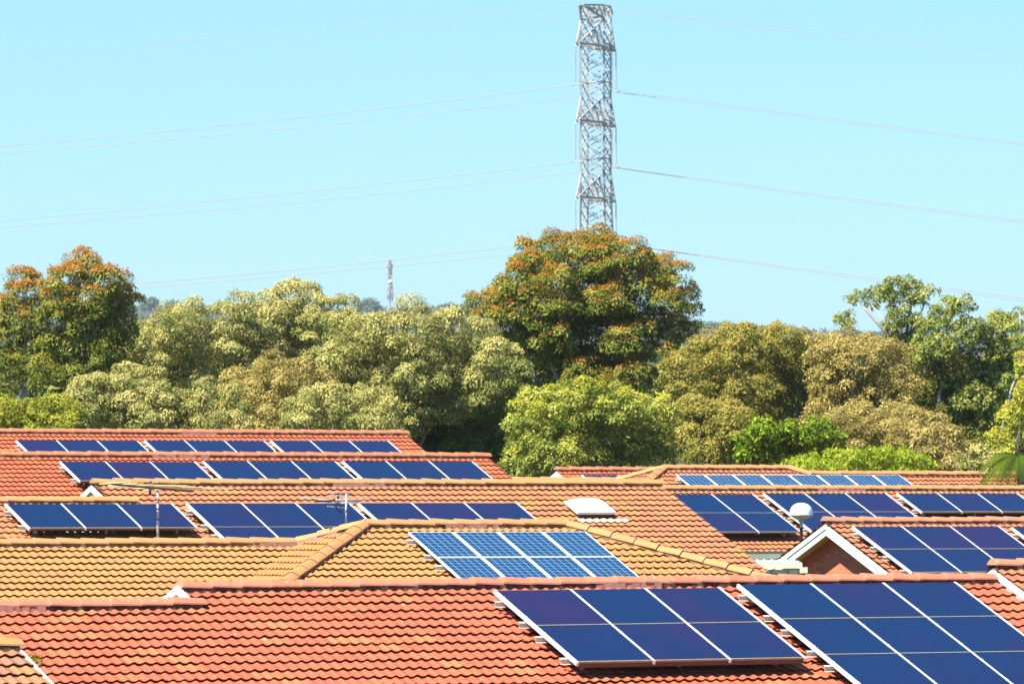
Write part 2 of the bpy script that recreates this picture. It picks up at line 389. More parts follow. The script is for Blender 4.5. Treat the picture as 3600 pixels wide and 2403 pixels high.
def caps(segs, parent, capm, mort='mortar_grey', pink=(), L=.43, lift=.052, w=.13, hgt=.075, name='ridge_capping'):
    """segs: list of (A,B) ridge or hip lines; caps as lapped angular tiles on a bed of mortar"""
    mb = MB(); k = 0
    for si, (A, B) in enumerate(segs):
        A = Vector(A); B = Vector(B); d = B-A; ln = d.length; n = max(1, round(ln/L)); dn = d/ln
        x = dn.cross(Z).normalized(); up = x.cross(dn).normalized()
        if up.z < 0: up = -up
        for i in range(n):
            k += 1; a = A + d*(i/n); b = A + d*((i+1)/n + .06/ln)
            j = random.uniform(-.007, .007); j2 = random.uniform(-.006, .006)
            vs = []
            for e, (q, s, z) in enumerate(((a, 1.13, .012+j), (b, .98, -.004+j2))):
                for t, h in ((-1, -.12), (-.95, .16), (-.6, .62), (-.18, 1.), (.18, 1.), (.6, .62), (.95, .16), (1, -.12)):
                    vs.append(q + x*(w*s*t) + up*(lift + z + hgt*s*h))
            fs = [(m, m+1, 8+m+1, 8+m) for m in range(7)] + [tuple(range(8))[::-1], tuple(range(8, 16))]
            uvs = [[(k+.97, 0), (k+.97, 0), (k+.02, 1), (k+.02, 1)] for m in range(7)] + [[(k+.95, 0)]*8]*2
            mb.add(vs, fs, 0, uvs)
        m = max(2, int(ln/.11))
        for i in range(m):
            a = A + d*(i/m); b = A + d*((i+1)/m); f = (i+.5)/m
            mi = 2 if any(p[0] == si and p[1] <= f <= p[2] for p in pink) else 1
            ex = random.uniform(-.008, .012) + (.02 if mi == 2 else 0); lo = -.06 + random.uniform(-.012, .012) - (.015 if mi == 2 else 0)
            wv = w*.90+ex
            for sg in (-1, 1):
                mb.quad(a + x*sg*wv*.97 + up*(lift+.012), b + x*sg*wv*.97 + up*(lift+.012), b + x*sg*(wv+.02) + up*lo, a + x*sg*(wv+.02) + up*lo, mi)
    return mb.build(name, [M[capm], M[mort], M['mortar_pink']], parent)
SB = lambda pl: (-pl.h*math.cos(pl.pit) - Z*math.sin(pl.pit))
def back_slope(pl, u0, u1, v0, v1, mat, parent):
    """far slope of a gabled roof: from the ridge line at v=v0 down the other side"""
    O = pl.pt(0, v0); b = Plane(O, -pl.R, -pl.h, pl.pit)
    return tiles(b, [[(-u1, 0), (-u0, 0), (-u0, v1), (-u1, v1)]], mat, parent, 'roof_tiles', 3)
def gable(pl, u, v0, ln, lnb, parent, side=-1, bh=.2, inset=.25, wall='brick', soff='ochre_soffit', two=True, lift=.0, wall_h=None, dz=0):
    """barge boards along both rakes, soffit and gable wall. side -1: gable looks along -R"""
    A = pl.pt(u, v0) + Z*dz; S = pl.S; T = SB(pl); o = pl.R*side
    g = MB()
    for d, l in ((S, ln), (T, lnb)):
        nrm = (Z*math.cos(pl.pit) + (pl.h if d is S else -pl.h)*math.sin(pl.pit))
        # board: hangs below the tile line, apex mitred by the vertical plane through the ridge
        up0 = -.012; th = .035
        top = A + Z*up0; bot = A + Z*(up0-bh/math.cos(pl.pit))
        for (za, zb, off, t2) in (((0, -bh, 0, th),) if not two else ((0, -bh*.42, .02, th), (-bh*.44, -bh, 0, th))):
            p0 = A + Z*(up0+za/math.cos(pl.pit)) + o*off; p1 = A + Z*(up0+zb/math.cos(pl.pit)) + o*off
            q0 = p0 + d*l; q1 = p1 + d*l
            vs = [p0, p1, q1, q0, p0-o*t2, p1-o*t2, q1-o*t2, q0-o*t2]
            g.add(vs, [(0, 1, 2, 3), (7, 6, 5, 4), (0, 3, 7, 4), (1, 5, 6, 2), (3, 2, 6, 7), (0, 4, 5, 1)])
    g.build('barge_board', M['white_paint'], parent)
    if inset > .05:
        s = MB()
        for d, l in ((S, ln), (T, lnb)):
            p = A - Z*.13; s.box(p - o*(inset+.02), o*(inset-.02), d*l, Z*.02)
        s.build('soffit', M[soff], parent)
    B = A - o*inset - Z*.10
    b1 = B + S*ln; b2 = B + T*lnb; zb = min(b1.z, b2.z) - (wall_h if wall_h else .3)
    w = MB(); pts = [B, b1, Vector((b1.x, b1.y, zb)), Vector((b2.x, b2.y, zb)), b2]
    uv = [((q-B).dot(pl.h), (q-B).z) for q in pts]
    w.add(pts, [(0, 1, 2, 3, 4)], 0, [uv]); pts2 = [q - o*.11 for q in pts]; w.add(pts2, [(4, 3, 2, 1, 0)], 0, [uv[::-1]])
    w.build('gable_wall', M[wall], parent)
def walls(pl, u0, u1, vf, vb, parent, mat='brick_plain', inset=.45):
    """walls, fascia and gutter below the eaves"""
    f = pl.pt(0, vf); ze = f.z - .12
    hf = pl.h*(vf*math.cos(pl.pit)-inset); hb = -pl.h*(vb*math.cos(pl.pit)-inset)
    a = pl.O + pl.R*(u0+.3) ; b = pl.O + pl.R*(u1-.3)
    gzv = min(gz(a.x, a.y), gz(b.x, b.y)) - .6
    def at(p, h): q = p + h; return Vector((q.x, q.y, 0))
    cs = [at(a, hf), at(b, hf), at(b, hb), at(a, hb)]
    w = MB()
    for i in range(4):
        p, q = cs[i], cs[(i+1) % 4]; L = (q-p).length
        w.quad(p+Z*gzv, q+Z*gzv, q+Z*ze, p+Z*ze, 0, [(0, 0), (L, 0), (L, ze-gzv), (0, ze-gzv)])
    w.build('wall', M[mat], parent)
    g = MB(); e = pl.pt(u0, vf); g.box(e - Z*.16 + pl.h*.0, pl.R*(u1-u0), pl.h*.11, Z*.12)
    g.build('gutter', M['cream_paint'], parent)
    s = MB(); s.box(e - Z*.22 - pl.h*(inset+.05), pl.R*(u1-u0), pl.h*(inset+.04), Z*.03); s.build('soffit', M['cream_paint'], parent)

def house(label, pl): 
    return thing('house', label, 'house', (pl.O.x, pl.O.y, gz(pl.O.x, pl.O.y)), 'tiled houses')

# ------------------------------------------------------------------ solar arrays
PW, PH = 1.1, 1.3
def array(pl, tl, cols, rows, label, pw=PW, ph=PH, off=.24, rot=0, poly=False, brackets=None, trim=False):
    """solar array whose top left corner is seen at pixel tl on roof plane pl"""
    u, v = pl.uv(*tl, off)
    q = Plane(pl.pt(u, v, off), pl.R, pl.h, pl.pit)
    if rot:
        R = pl.R*math.cos(rot) - pl.S*math.sin(rot); S = pl.S*math.cos(rot) + pl.R*math.sin(rot); q.R = R; q.S = S
    t = thing('solar_array', label, 'solar panels', tuple(q.O - q.N*off), 'solar arrays on the roofs')
    gap = .022; cw = pw+gap; rh = ph+.016
    for c in range(cols):
        for r in range(rows):
            a = c*cw + gap*.6; b = r*rh + .004
            m = MB(); dz = random.uniform(-.002, .002)
            if not poly:
                x = q.R*pw; y = q.S*(ph); z = q.N*.012
                o = q.pt(a, b, dz)
                m.box(o, x, y, z, 0)
                m.box(q.pt(a, b+ph-.004, -.008), x, q.S*.016, q.N*.026, 1)
                m.build('solar_panel', [M['thin_film_glass'], M['seam']], t)
            else:
                e = .022
                m.add([q.pt(a+e, b+e, .008), q.pt(a+pw-e, b+e, .008), q.pt(a+pw-e, b+ph-e, .008), q.pt(a+e, b+ph-e, .008),
                       q.pt(a+e, b+e, 0), q.pt(a+pw-e, b+e, 0), q.pt(a+pw-e, b+ph-e, 0), q.pt(a+e, b+ph-e, 0)],
                      [(0, 1, 2, 3), (7, 6, 5, 4)], 0, [[(0, 0), (1, 0), (1, 1), (0, 1)]]*2)
                g = m.build('solar_panel', [M['silicon_cells']], t)
                f = MB()
                f.box(q.pt(a, b, -.025), q.R*pw, q.S*e, q.N*.04); f.box(q.pt(a, b+ph-e, -.025), q.R*pw, q.S*e, q.N*.04)
                f.box(q.pt(a, b+e, -.025), q.R*e, q.S*(ph-2*e), q.N*.04); f.box(q.pt(a+pw-e, b+e, -.025), q.R*e, q.S*(ph-2*e), q.N*.04)
                f.build('frame', M['aluminium'], g)
    W = cols*cw; Hh = rows*rh
    if not poly:
        for c in range(cols+1):
            m = MB(); last = c in (0, cols); wd = .036; a = c*cw - .011
            m.box(q.pt(a, -.015, -.035), q.R*wd, q.S*(Hh+.03), q.N*.05)
            # clamp screws and the end channel
            for r in range(rows):
                for s in (.22, .78): m.cbox(q.pt(a+wd/2, r*rh+ph*s, .02), q.R*.025, q.S*.04, q.N*.01)
            m.build('rail', M['aluminium'], t)
    bs = brackets or [r*rh + ph*s for r in range(rows) for s in (.2, .8)]
    for s in bs:
        m = MB(); p = .10
        # Z-section purlin lying across the slope, end sticks out on the left
        m.box(q.pt(-p, s, -.115), q.R*(W+p+.03), q.S*.006, q.N*.06)
        m.box(q.pt(-p, s-.05, -.0585), q.R*(W+p+.03), q.S*.056, q.N*.006)
        m.box(q.pt(-p, s+.007, -.116), q.R*(W+p+.03), q.S*.04, q.N*.006)
        m.build('cross_rail', [M['bracket_alu']], t)
        n = max(2, int(W/1.4)+1)
        for i in range(n):
            m = MB(); uu = .22 + i*(W-.5)/(n-1)
            m.box(q.pt(uu, s-.02, -off+.01), q.R*.04, q.S*.02, q.N*(off-.1)); m.box(q.pt(uu, s-.12, -off+.03), q.R*.04, q.S*.12, q.N*.012)
            m.build('roof_bracket', [M['bracket_alu']], t)
    if trim:   # back trim under the lowest edge, with a dark red-brown base colour
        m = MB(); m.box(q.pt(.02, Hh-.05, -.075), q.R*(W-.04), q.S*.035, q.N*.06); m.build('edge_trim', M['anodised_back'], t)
    return t

# ================================================================== HOUSE A : the red roof in front
plA = fit((2000, 2057), (2595, 2057), (3361, 2052), 3*1.122, R=R0+Z*.0042)
uG, _ = plA.uv(622, 2066); _, vlow = plA.uv(300, 2139); uR, _ = plA.uv(3492, 2040); uL, _ = plA.uv(-300, 2122)
VA = 6.4
hA = house('salmon red tiled house nearest the camera, its long roof crossing the bottom of the picture', plA)
tA = tiles(plA, [[(uL, vlow), (uG, vlow), (uG, VA), (uL, VA)], [(uG, 0), (uR, 0), (uR, VA), (uG, VA)]], M['tiles_salmon'], hA, sub=10)
lenA = uR-uG
def ufrac(pl, x, y, u0, u1): return (pl.uv(x, y)[0]-u0)/(u1-u0)
caps([(plA.pt(uG-.02, 0), plA.pt(uR, 0)), (plA.pt(uL, vlow), plA.pt(uG+.03, vlow))], hA, 'caps_salmon', pink=[(0, ufrac(plA, 2055, 2040, uG, uR), ufrac(plA, 2285, 2040, uG, uR)), (1, ufrac(plA, -300, 2110, uL, uG), ufrac(plA, 105, 2110, uL, uG))])
back_slope(plA, uG, uR, 0, 5.8, M['tiles_salmon'], hA)
b2 = Plane(plA.pt(0, vlow), plA.R); back_slope(b2, uL, uG, 0, 5.2, M['tiles_salmon'], hA)
gable(plA, uG-.06, 0, vlow-.02, 1.2, hA, dz=.085, inset=.07, bh=.10, wall='white_paint', two=False)
walls(plA, uL, uR, VA, 5.8, hA)
array(plA, (1739, 2077), 3, 2, 'blue solar array of two rows on the nearest red roof, left of the gap', rot=.006, trim=True)
array(plA, (2595, 2057), 3, 4, 'large blue solar array running off the bottom right corner of the nearest red roof')

# HOUSE F : stepped up gable at the right edge
plF = Plane(P(3492, 1998, plA.pt(uR, 0).y + .05))
hF = house('red tiled house at the right edge with a white barge board above the nearest roof', plF)
uF1 = 4.5
tiles(plF, [[(0, 0), (uF1, 0), (uF1, VA), (0, VA)]], M['tiles_brick_pink'], hF, sub=10)
caps([(plF.pt(-.02, 0), plF.pt(uF1, 0))], hF, 'caps_pink', mort='mortar_grey')
back_slope(plF, 0, uF1, 0, 6, M['tiles_brick_pink'], hF)
gable(plF, 0, 0, 6.2, 6, hF, inset=.05, bh=.2, wall='white_paint', two=True, wall_h=.1)
walls(plF, .4, uF1, VA, 6, hF)

# HOUSE G : bottom left corner
plG = Plane(P(56, 2280, 79)); uGl = -4
hG = house('weathered orange tiled house filling the bottom left corner', plG)
tiles(plG, [[(uGl, 0), (0, 0), (0, 5), (uGl, 5)]], M['tiles_aged'], hG, sub=10)
caps([(plG.pt(uGl, 0), plG.pt(0, 0))], hG, 'caps_yellow', mort='mortar_grey')
back_slope(plG, uGl, 0, 0, 4, M['tiles_aged'], hG)
gable(plG, 0.0, 0, 5, 4, hG, side=1, inset=.06, bh=.16, wall='white_paint', two=False)
m = MB(); m.box(plG.pt(.0, .06, .0), plG.R*.03, plG.S*4.9, plG.N*.035); m.build('verge_flashing', M['white_paint'], hG)
walls(plG, uGl, -.1, 5, 4, hG)

# ================================================================== HOUSE B : yellow hipped roof
plB = fit((1700, 1848), (1432, 1871), (2063, 1870), 4*.832, .19)
uE, _ = plB.uv(1277, 1850); uQ, _ = plB.uv(1985, 1849); VB = 5.6
kx = math.cos(PIT)                       # plan metres per metre of slope: hips run at 45 degrees in plan
hB = house('yellow tiled hipped house behind the nearest red roof, carrying the gridded solar panels', plB)
tiles(plB, [[(uE, 0), (uQ, 0), (uQ+VB*kx, VB), (uE-VB*kx, VB)]], M['tiles_yellow'], hB, sub=8)
E = plB.pt(uE, 0); Q = plB.pt(uQ, 0)
plBw = Plane(P(300, 1904, P(300, 1904, plB.O.y).y))   # wing ridge: find depth so that it meets the back hip
aJ = .84                                  # plan distance from the hip apex to where the wing ridge begins
J = E + (-R0 - H0)*aJ - Z*(aJ*math.tan(PIT))
plBw = Plane(J)
uWl, _ = plBw.uv(-250, 1904)
yB = plBw.pt(0, 0)
# wing front slope, cut on the right by the valley (runs -R+H in plan)
tiles(plBw, [[(uWl, 0), (0, 0), (-VB*kx, VB), (uWl, VB)]], M['tiles_yellow'], hB, sub=8)
plBh = Plane(E, -H0, -R0, PIT)            # left hip face, falls along -R
Lh = VB
tiles(plBh, [[(0, 0), (-Lh*kx, Lh), (2*aJ-Lh*kx, Lh), (aJ, aJ/kx)]], M['tiles_yellow'], hB, sub=8)
def hip(A, dr, L): return (A, A + dr*(L*kx) - Z*(L*math.sin(PIT)))
caps([(E, Q), hip(E, -R0+H0, VB)[::-1], hip(Q, R0+H0, VB)[::-1], (plBw.pt(uWl, 0), J), (J, E)], hB, 'caps_yellow', mort='mortar_tan',
     pink=[(0, .38, .66), (3, .86, 1), (4, 0, .6)])
back_slope(plB, uE, uQ, 0, 5.6, M['tiles_yellow'], hB)
back_slope(plBw, uWl, 0, 0, 5, M['tiles_yellow'], hB)
walls(plB, uE-4.6, uQ+4.6, VB, 5.6, hB); walls(plBw, uWl, -4.5, VB, 5, hB)
array(plB, (1432, 1871), 4, 3, 'white framed solar array of gridded blue cells on the yellow hipped roof', .808, 1.2, .19, poly=True)

# ================================================================== HOUSE C : peach roof, left and centre
plC = fit((1000, 1703), (656, 1770), (1226, 1769), 3*1.122)
uc0, _ = plC.uv(325, 1703); uc1, _ = plC.uv(2310, 1700); _, vlc = plC.uv(200, 1769); ucl, _ = plC.uv(-300, 1757); VC = 4.95
hC = house('peach tiled house with the white roof light and three rows of solar panels', plC)
tiles(plC, [[(ucl, vlc), (uc0, vlc), (uc0, VC), (ucl, VC)], [(uc0, 0), (uc1, 0), (uc1, VC), (uc0, VC)]], M['tiles_peach'], hC, sub=8)
caps([(plC.pt(uc0-.02, 0), plC.pt(uc1, 0)), (plC.pt(ucl, vlc), plC.pt(uc0+.45, vlc))], hC, 'caps_yellow', mort='mortar_tan', pink=[(0, .41, .52)])
back_slope(plC, uc0, uc1, 0, 4.95, M['tiles_peach'], hC)
gable(plC, uc0-.05, -.03, vlc+.15, 1.6, hC, inset=.08, bh=.10, wall='cream_paint', two=False)
walls(plC, ucl, uc1, VC, 4.95, hC, 'cream_paint')
array(plC, (18, 1772), 3, 1, 'blue solar array at the left edge of the peach roof, above its own black shadow')
array(plC, (656, 1770), 3, 2, 'two row blue solar array on the peach roof between the two aerials')
array(plC, (1258, 1769), 3, 1, 'blue solar array on the peach roof right of the silver aerial')
# ================================================================== HOUSES D, E : red roofs behind
plD = fit((600, 1604), (210, 1623), (682, 1622), 3*1.122)
ud0, _ = plD.uv(-300, 1604); ud1, _ = plD.uv(1706, 1603)
hD = house('red tiled house with nine solar panels, second roof from the trees', plD)
tiles(plD, [[(ud0, 0), (ud1, 0), (ud1, 5.5), (ud0, 5.5)]], M['tiles_red'], hD, sub=6)
caps([(plD.pt(ud0, 0), plD.pt(ud1, 0))], hD, 'caps_red', mort='mortar_tan', pink=[(0, .40, .50)]); back_slope(plD, ud0, ud1, 0, 5.5, M['tiles_red'], hD)
gable(plD, ud1, 0, 5.5, 5.5, hD, side=1, inset=.06, bh=.16, wall='brick', two=False); walls(plD, ud0, ud1-.2, 5.5, 5.5, hD)
array(plD, (210, 1623), 3, 1, 'leftmost three solar panels on the second red roof from the trees')
array(plD, (714, 1622), 3, 1, 'middle three solar panels on the second red roof from the trees')
array(plD, (1204, 1622), 3, 1, 'rightmost three solar panels on the second red roof from the trees, one tinted purple')
plE = fit((600, 1523), (56, 1549), (482, 1549), 3*1.122)
ue0, _ = plE.uv(-300, 1523); ue1, _ = plE.uv(1418, 1522)
hE = house('red tiled house farthest left, its ridge right below the trees', plE)
tiles(plE, [[(ue0, 0), (ue1, 0), (ue1, 5.5), (ue0, 5.5)]], M['tiles_red'], hE, sub=6)
caps([(plE.pt(ue0, 0), plE.pt(ue1, 0))], hE, 'caps_red', mort='mortar_tan', pink=[(0, .53, .60)]); back_slope(plE, ue0, ue1, 0, 5.5, M['tiles_red'], hE)
gable(plE, ue1, 0, 5.5, 5.5, hE, side=1, inset=.06, bh=.16, wall='brick', two=False); walls(plE, ue0, ue1-.2, 5.5, 5.5, hE)
array(plE, (56, 1549), 3, 1, 'leftmost three solar panels on the red roof right below the trees')
array(plE, (508, 1549), 3, 1, 'middle three solar panels on the red roof right below the trees')
array(plE, (951, 1549), 3, 1, 'rightmost three solar panels on the red roof right below the trees')

# ================================================================== HOUSE R : peach roof at right, middle distance
plR = fit((3000, 1721), (2684, 1735), (3114, 1735), 3*1.122)
ur0, _ = plR.uv(2270, 1721); ur1, _ = plR.uv(3900, 1721); VR = 4.3
hR = house('orange tiled house behind the white ball lamp, right of the white roof light', plR)
tiles(plR, [[(ur0, 0), (ur1, 0), (ur1, VR), (ur0, VR)]], M['tiles_peach'], hR, sub=6)
caps([(plR.pt(ur0, 0), plR.pt(ur1, 0))], hR, 'caps_yellow', mort='mortar_tan', pink=[(0, .36, .46)]); back_slope(plR, ur0, ur1, 0, VR, M['tiles_peach'], hR)
walls(plR, ur0, ur1, VR, VR, hR, 'cream_paint', .12)
array(plR, (2355, 1738), 2, 2, 'two column blue solar array left of the white ball lamp')
array(plR, (2684, 1735), 3, 2, 'blue solar array of three columns right behind the white ball lamp')
array(plR, (3154, 1735), 3, 1, 'single row blue solar array between the lamp and the right edge')
array(plR, (3660, 1735), 2, 1, 'solar array cut off by the right edge of the picture, above the brick gable house')

# HOUSE I : hipped, small gridded panels
plI = fit((2500, 1648), (2375, 1669), (3166, 1669), 8*.832, .19)
ui0, _ = plI.uv(2330, 1648); ui1, _ = plI.uv(2764, 1647); _, vli = plI.uv(3100, 1672); ui2, _ = plI.uv(3950, 1672); VI = 4.5
hI = house('peach tiled hipped house right below the bushes, carrying the row of small gridded panels', plI)
tiles(plI, [[(ui0, 0), (ui1, 0), (ui1+vli*kx, vli), (ui1+vli*kx, VI), (ui0-VI*kx, VI)], [(ui1+vli*kx, vli), (ui2, vli), (ui2, VI), (ui1+vli*kx, VI)]], M['tiles_brick_pink'], hI, sub=6)
EI = plI.pt(ui0, 0); QI = plI.pt(ui1, 0); QI2 = plI.pt(ui1+vli*kx, vli)
JI = EI + (-R0 - H0)*.9 - Z*(.9*math.tan(PIT))
plIw = Plane(JI); plIh = Plane(EI, -H0, -R0, PIT)
tiles(plIh, [[(0, 0), (-VI*kx, VI), (1.8-VI*kx, VI), (.9, .9/kx)]], M['tiles_brick_pink'], hI, sub=6)
tiles(plIw, [[(-4, 0), (0, 0), (-VI*kx, VI), (-4.3, VI)]], M['tiles_brick_pink'], hI, sub=6)
caps([(EI, QI), (QI, QI2), (QI2, plI.pt(ui2, vli)), hip(EI, -R0+H0, VI)[::-1], (JI, EI), (plIw.pt(-4, 0), JI)], hI, 'caps_yellow', mort='mortar_tan')
back_slope(plI, ui0, ui1, 0, 4.5, M['tiles_brick_pink'], hI); back_slope(Plane(plI.pt(0, vli)), ui1, ui2, 0, 4, M['tiles_brick_pink'], hI)
walls(plI, ui0-3, ui2, VI, 4.5, hI, 'cream_paint')
array(plI, (2375, 1669), 8, 1, 'row of eight small gridded white framed solar panels below the lime bushes', .808, 1.2, .19, poly=True)

# HOUSES J, K : slivers of red roof in the back
dJ = plI.O.y + 14
plJ = Plane(P(1955, 1656, dJ)); hJ = house('red roofed house showing only a strip and a white gable below the yellow green tree', plJ)
tiles(plJ, [[(0, 0), (5.5, 0), (5.5, 4.5), (0, 4.5)]], M['tiles_red'], hJ, sub=6); back_slope(plJ, 0, 5.5, 0, 4.5, M['tiles_red'], hJ)
caps([(plJ.pt(0, 0), plJ.pt(5.5, 0))], hJ, 'caps_red', mort='mortar_tan'); gable(plJ, 0, 0, 4.5, 4.5, hJ, inset=.1, bh=.3, wall='white_paint', two=False); walls(plJ, .3, 5.3, 4.5, 4.5, hJ)
array(plJ, (2046, 1670), 1, 1, 'single dark blue solar panel peeping over the peach ridge below the yellow green tree')
dK = plI.pt(ui1, 0).y + 14
plK = Plane(P(2800, 1656, dK)); uk1, _ = plK.uv(3195, 1656); hK = house('pinkish red roofed house showing a thin strip below the lime bushes', plK)
tiles(plK, [[(-1, 0), (uk1, 0), (uk1, 4), (-1, 4)]], M['tiles_red'], hK, sub=6); back_slope(plK, -1, uk1, 0, 4, M['tiles_red'], hK)
caps([(plK.pt(-1, 0), plK.pt(uk1, 0))], hK, 'caps_red', mort='mortar_tan'); walls(plK, -1, uk1, 4, 4, hK)

# ================================================================== HOUSE H : brick gable
plH = fit((3100, 1836), (2997, 1852), (3514, 1854), 3*1.122)
uh0, _ = plH.uv(2897, 1838); uh1, _ = plH.uv(3900, 1836); VH = 4.9
hH = house('brick gabled house with white barge boards beside the ball lamp', plH)
tiles(plH, [[(uh0, 0), (uh1, 0), (uh1, VH), (uh0, VH)]], M['tiles_brick_pink'], hH, sub=8)
caps([(plH.pt(uh0-.02, 0), plH.pt(uh1, 0))], hH, 'caps_pink', mort='mortar_tan'); back_slope(plH, uh0, uh1, 0, VH, M['tiles_brick_pink'], hH)
gable(plH, uh0+.03, 0, VH, VH, hH, inset=.36, bh=.21, wall='brick', two=True, wall_h=1.6)
walls(plH, uh0+.3, uh1, VH, VH, hH)
array(plH, (2997, 1852), 3, 2, 'two row blue solar array right of the brick gable')
array(plH, (3556, 1855), 1, 2, 'corner of a solar array at the right edge, beside the brick gable roof')

# ------------------------------------------------------------------ roof light on house C
us, vs_ = plC.uv(1987, 1772, .1); ub, vb_ = plC.uv(2037, 1806, .1); ur_, _ = plC.uv(2158, 1800, .1)
sw = ur_-ub; sh = max(.6, vb_-vs_); q0 = plC.pt(us, vs_, .12)
rl = thing('skylight', 'white domed roof light on the peach tiles', 'skylight', tuple(plC.pt(us, vs_)))
m = MB(); nn = 14
for a in range(nn+1):
    for b in range(nn+1):
        s, t_ = a/nn, b/nn; hh = .11*((1-(2*s-1)**4)*(1-(2*t_-1)**4))**.7
        m.v.append(tuple(q0 + plC.R*(s*sw) + plC.S*(t_*sh) + plC.N*(.05+hh)))
for a in range(nn):
    for b in range(nn):
        i = a*(nn+1)+b; m.f.append([i, i+nn+1, i+nn+2, i+1]); m.m.append(0); m.sm.append(True); m.uv.append([(0, 0)]*4)
m.build('dome', M['acrylic_dome'], rl)
m = MB(); m.box(q0 - plC.R*.02 - plC.S*.02, plC.R*(sw+.04), plC.S*(sh+.04), plC.N*.052); m.build('frame', M['white_paint'], rl)
m = MB(); m.box(q0 + plC.R*.04 + plC.S*.04 - plC.N*.08, plC.R*(sw-.08), plC.S*(sh-.06), plC.N*.078); m.build('upstand', M['dark_steel'], rl)
m = MB()
for i in range(60):
    ua = us - .1 + i*(sw+.3)/60; uc = us - .1 + (i+1)*(sw+.3)/60
    w0 = prof(ua/ROLL)+.045; w1 = prof(uc/ROLL)+.045
    m.quad(plC.pt(ua, vs_+sh+.12, w0+.01), plC.pt(uc, vs_+sh+.12, w1+.01), plC.pt(uc, vs_+sh+.26, w1), plC.pt(ua, vs_+sh+.26, w0))
m.build('flashing', M['old_cream'], rl)

# ------------------------------------------------------------------ aerials
def mast_pt(x, y, d): return P(x, y, d)
d1 = plBw.pt(*plBw.uv(555, 1904)).y + 1.2
a1 = thing('tv_aerial', 'long TV aerial with orange clips and yellow rods on a grey mast', 'aerial', tuple(P(555, 1950, d1)))
m = MB(); m.tube([P(555, 1960, d1), P(555, 1722, d1)], .022, 8); 
m.build('mast', M['galv_steel'], a1)
m = MB()
for y in (1752, 1785, 1822): m.tube([P(555, y, d1), P(555, y+5, d1)], .025, 8)
m.build('cable_tape', M['black_plastic'], a1)
bm0 = P(393, 1701, d1-1.0); bm1 = P(677, 1726, d1+1.2); bd = (bm1-bm0); L1 = bd.length; bdn = bd.normalized(); side = bdn.cross(Z).normalized()
m = MB(); m.bar(bm0, bm1, .035); m.bar(P(530, 1690, d1), P(527, 1740, d1), .05, .04); m.build('boom', M['blue_plastic'], a1)
for i in range(22):
    s = .02 + i/22*.96; hl = .28 + .85*max(0, (s-.3)) + (.35 if .36 < s < .5 else 0)
    m = MB(); c = bm0 + bd*s + Z*.02; tl_ = Z*random.uniform(-.02, .02)
    m.tube([c - side*hl - tl_, c + side*hl + tl_], .011, 6); m.build('element', M['antenna_rod'], a1)
for s, z in ((.49, .0), (.65, 0), (.8, 0)):
    m = MB(); c = bm0 + bd*s; m.cbox(c+Z*z, bdn*.06, side*.06, Z*.07); m.build('clip', M['orange_plastic'], a1)
m = MB(); c = P(513, 1700, d1); m.cbox(c, bdn*.22, side*.05, Z*.05); m.build('clip', M['orange_plastic'], a1)

uu, vv = plB.uv(1216, 1850); d2 = (E + (J-E)*.3).y + .4
a2 = thing('tv_aerial', 'silver TV aerial with a looped black cable behind the yellow hip', 'aerial', tuple(P(1216, 1860, d2)))
m = MB(); m.tube([P(1216, 1870, d2), P(1217, 1737, d2)], .016, 8); m.build('mast', M['silver_rod'], a2)
m = MB(); m.bar(P(1107, 1761, d2-.6), P(1262, 1757, d2+.6), .03, mi=0); m.tube([P(1190, 1730, d2), P(1187, 1772, d2)], .02, 6); m.build('boom', M['black_plastic'], a2)
for (xa, ya, xb, yb) in ((1058, 1748, 1180, 1757), (1152, 1730, 1228, 1733), (1120, 1755, 1260, 1765), (1180, 1756, 1306, 1756), (1150, 1766, 1260, 1762), (1152, 1779, 1215, 1784), (1160, 1742, 1235, 1740), (1200, 1768, 1262, 1766), (1140, 1762, 1215, 1769)):
    m = MB(); m.tube([P(xa, ya, d2-.25), P(xb, yb, d2+.25)], .009, 6); m.build('element', M['silver_rod'], a2)
m = MB(); pts = [P(1180+20*(1-math.cos(t))*1.0, 1770+20*math.sin(t)+18*t/3, d2-.05) for t in np.linspace(0, 3.14, 12)]; m.tube(pts, .012, 6)
m.build('cable', M['black_plastic'], a2)

# ------------------------------------------------------------------ ball lamp
dl = (plH.pt(uh0, 0).y + plR.O.y)/2 - 3
lp = thing('street_lamp', 'white mushroom shaped lamp on a pole behind the brick gable', 'street lamp', tuple(Vector((P(2817, 1900, dl).x, P(2817, 1900, dl).y, gz(0, dl)))))
s_ = dl/FPX; top = P(2817, 1766, dl); Rr = 41.5*s_
g0 = P(2817, 1807, dl)
m = MB(); m.lathe(g0, [(Rr, 0), (Rr*.985, Rr*.12), (Rr*.93, Rr*.42), (Rr*.80, Rr*.65), (Rr*.6, Rr*.83), (Rr*.35, Rr*.94), (.001, Rr*.985)], 32); m.lathe(g0, [(Rr*1.0, 0), (Rr*1.03, -.008), (Rr*.97, -.02)], 32); m.build('shade', M['acrylic_dome'], lp)
t = NT('lamp_bowl'); t.base((.30, .34, .22), .2, 0, .6)
t = NT('lamp_housing'); t.base((.42, .46, .50), .4)
m = MB(); m.lathe(g0, [(Rr*.97, -.02), (Rr*.8, -Rr*.2), (Rr*.45, -Rr*.42), (Rr*.25, -Rr*.45)], 32); m.build('bowl', M['cream_paint'], lp)
m = MB(); m.lathe(g0, [(Rr*.3, -Rr*.1), (Rr*.3, -Rr*.44)], 16); m.build('lamp_core', M['lamp_bowl'], lp)
m = MB(); m.lathe(g0, [(Rr*.36, -Rr*.44), (Rr*.2, -Rr*.6), (Rr*.15, -Rr*.8), (Rr*.13, -Rr*1.12)], 20); m.build('collar', M['lamp_housing'], lp)
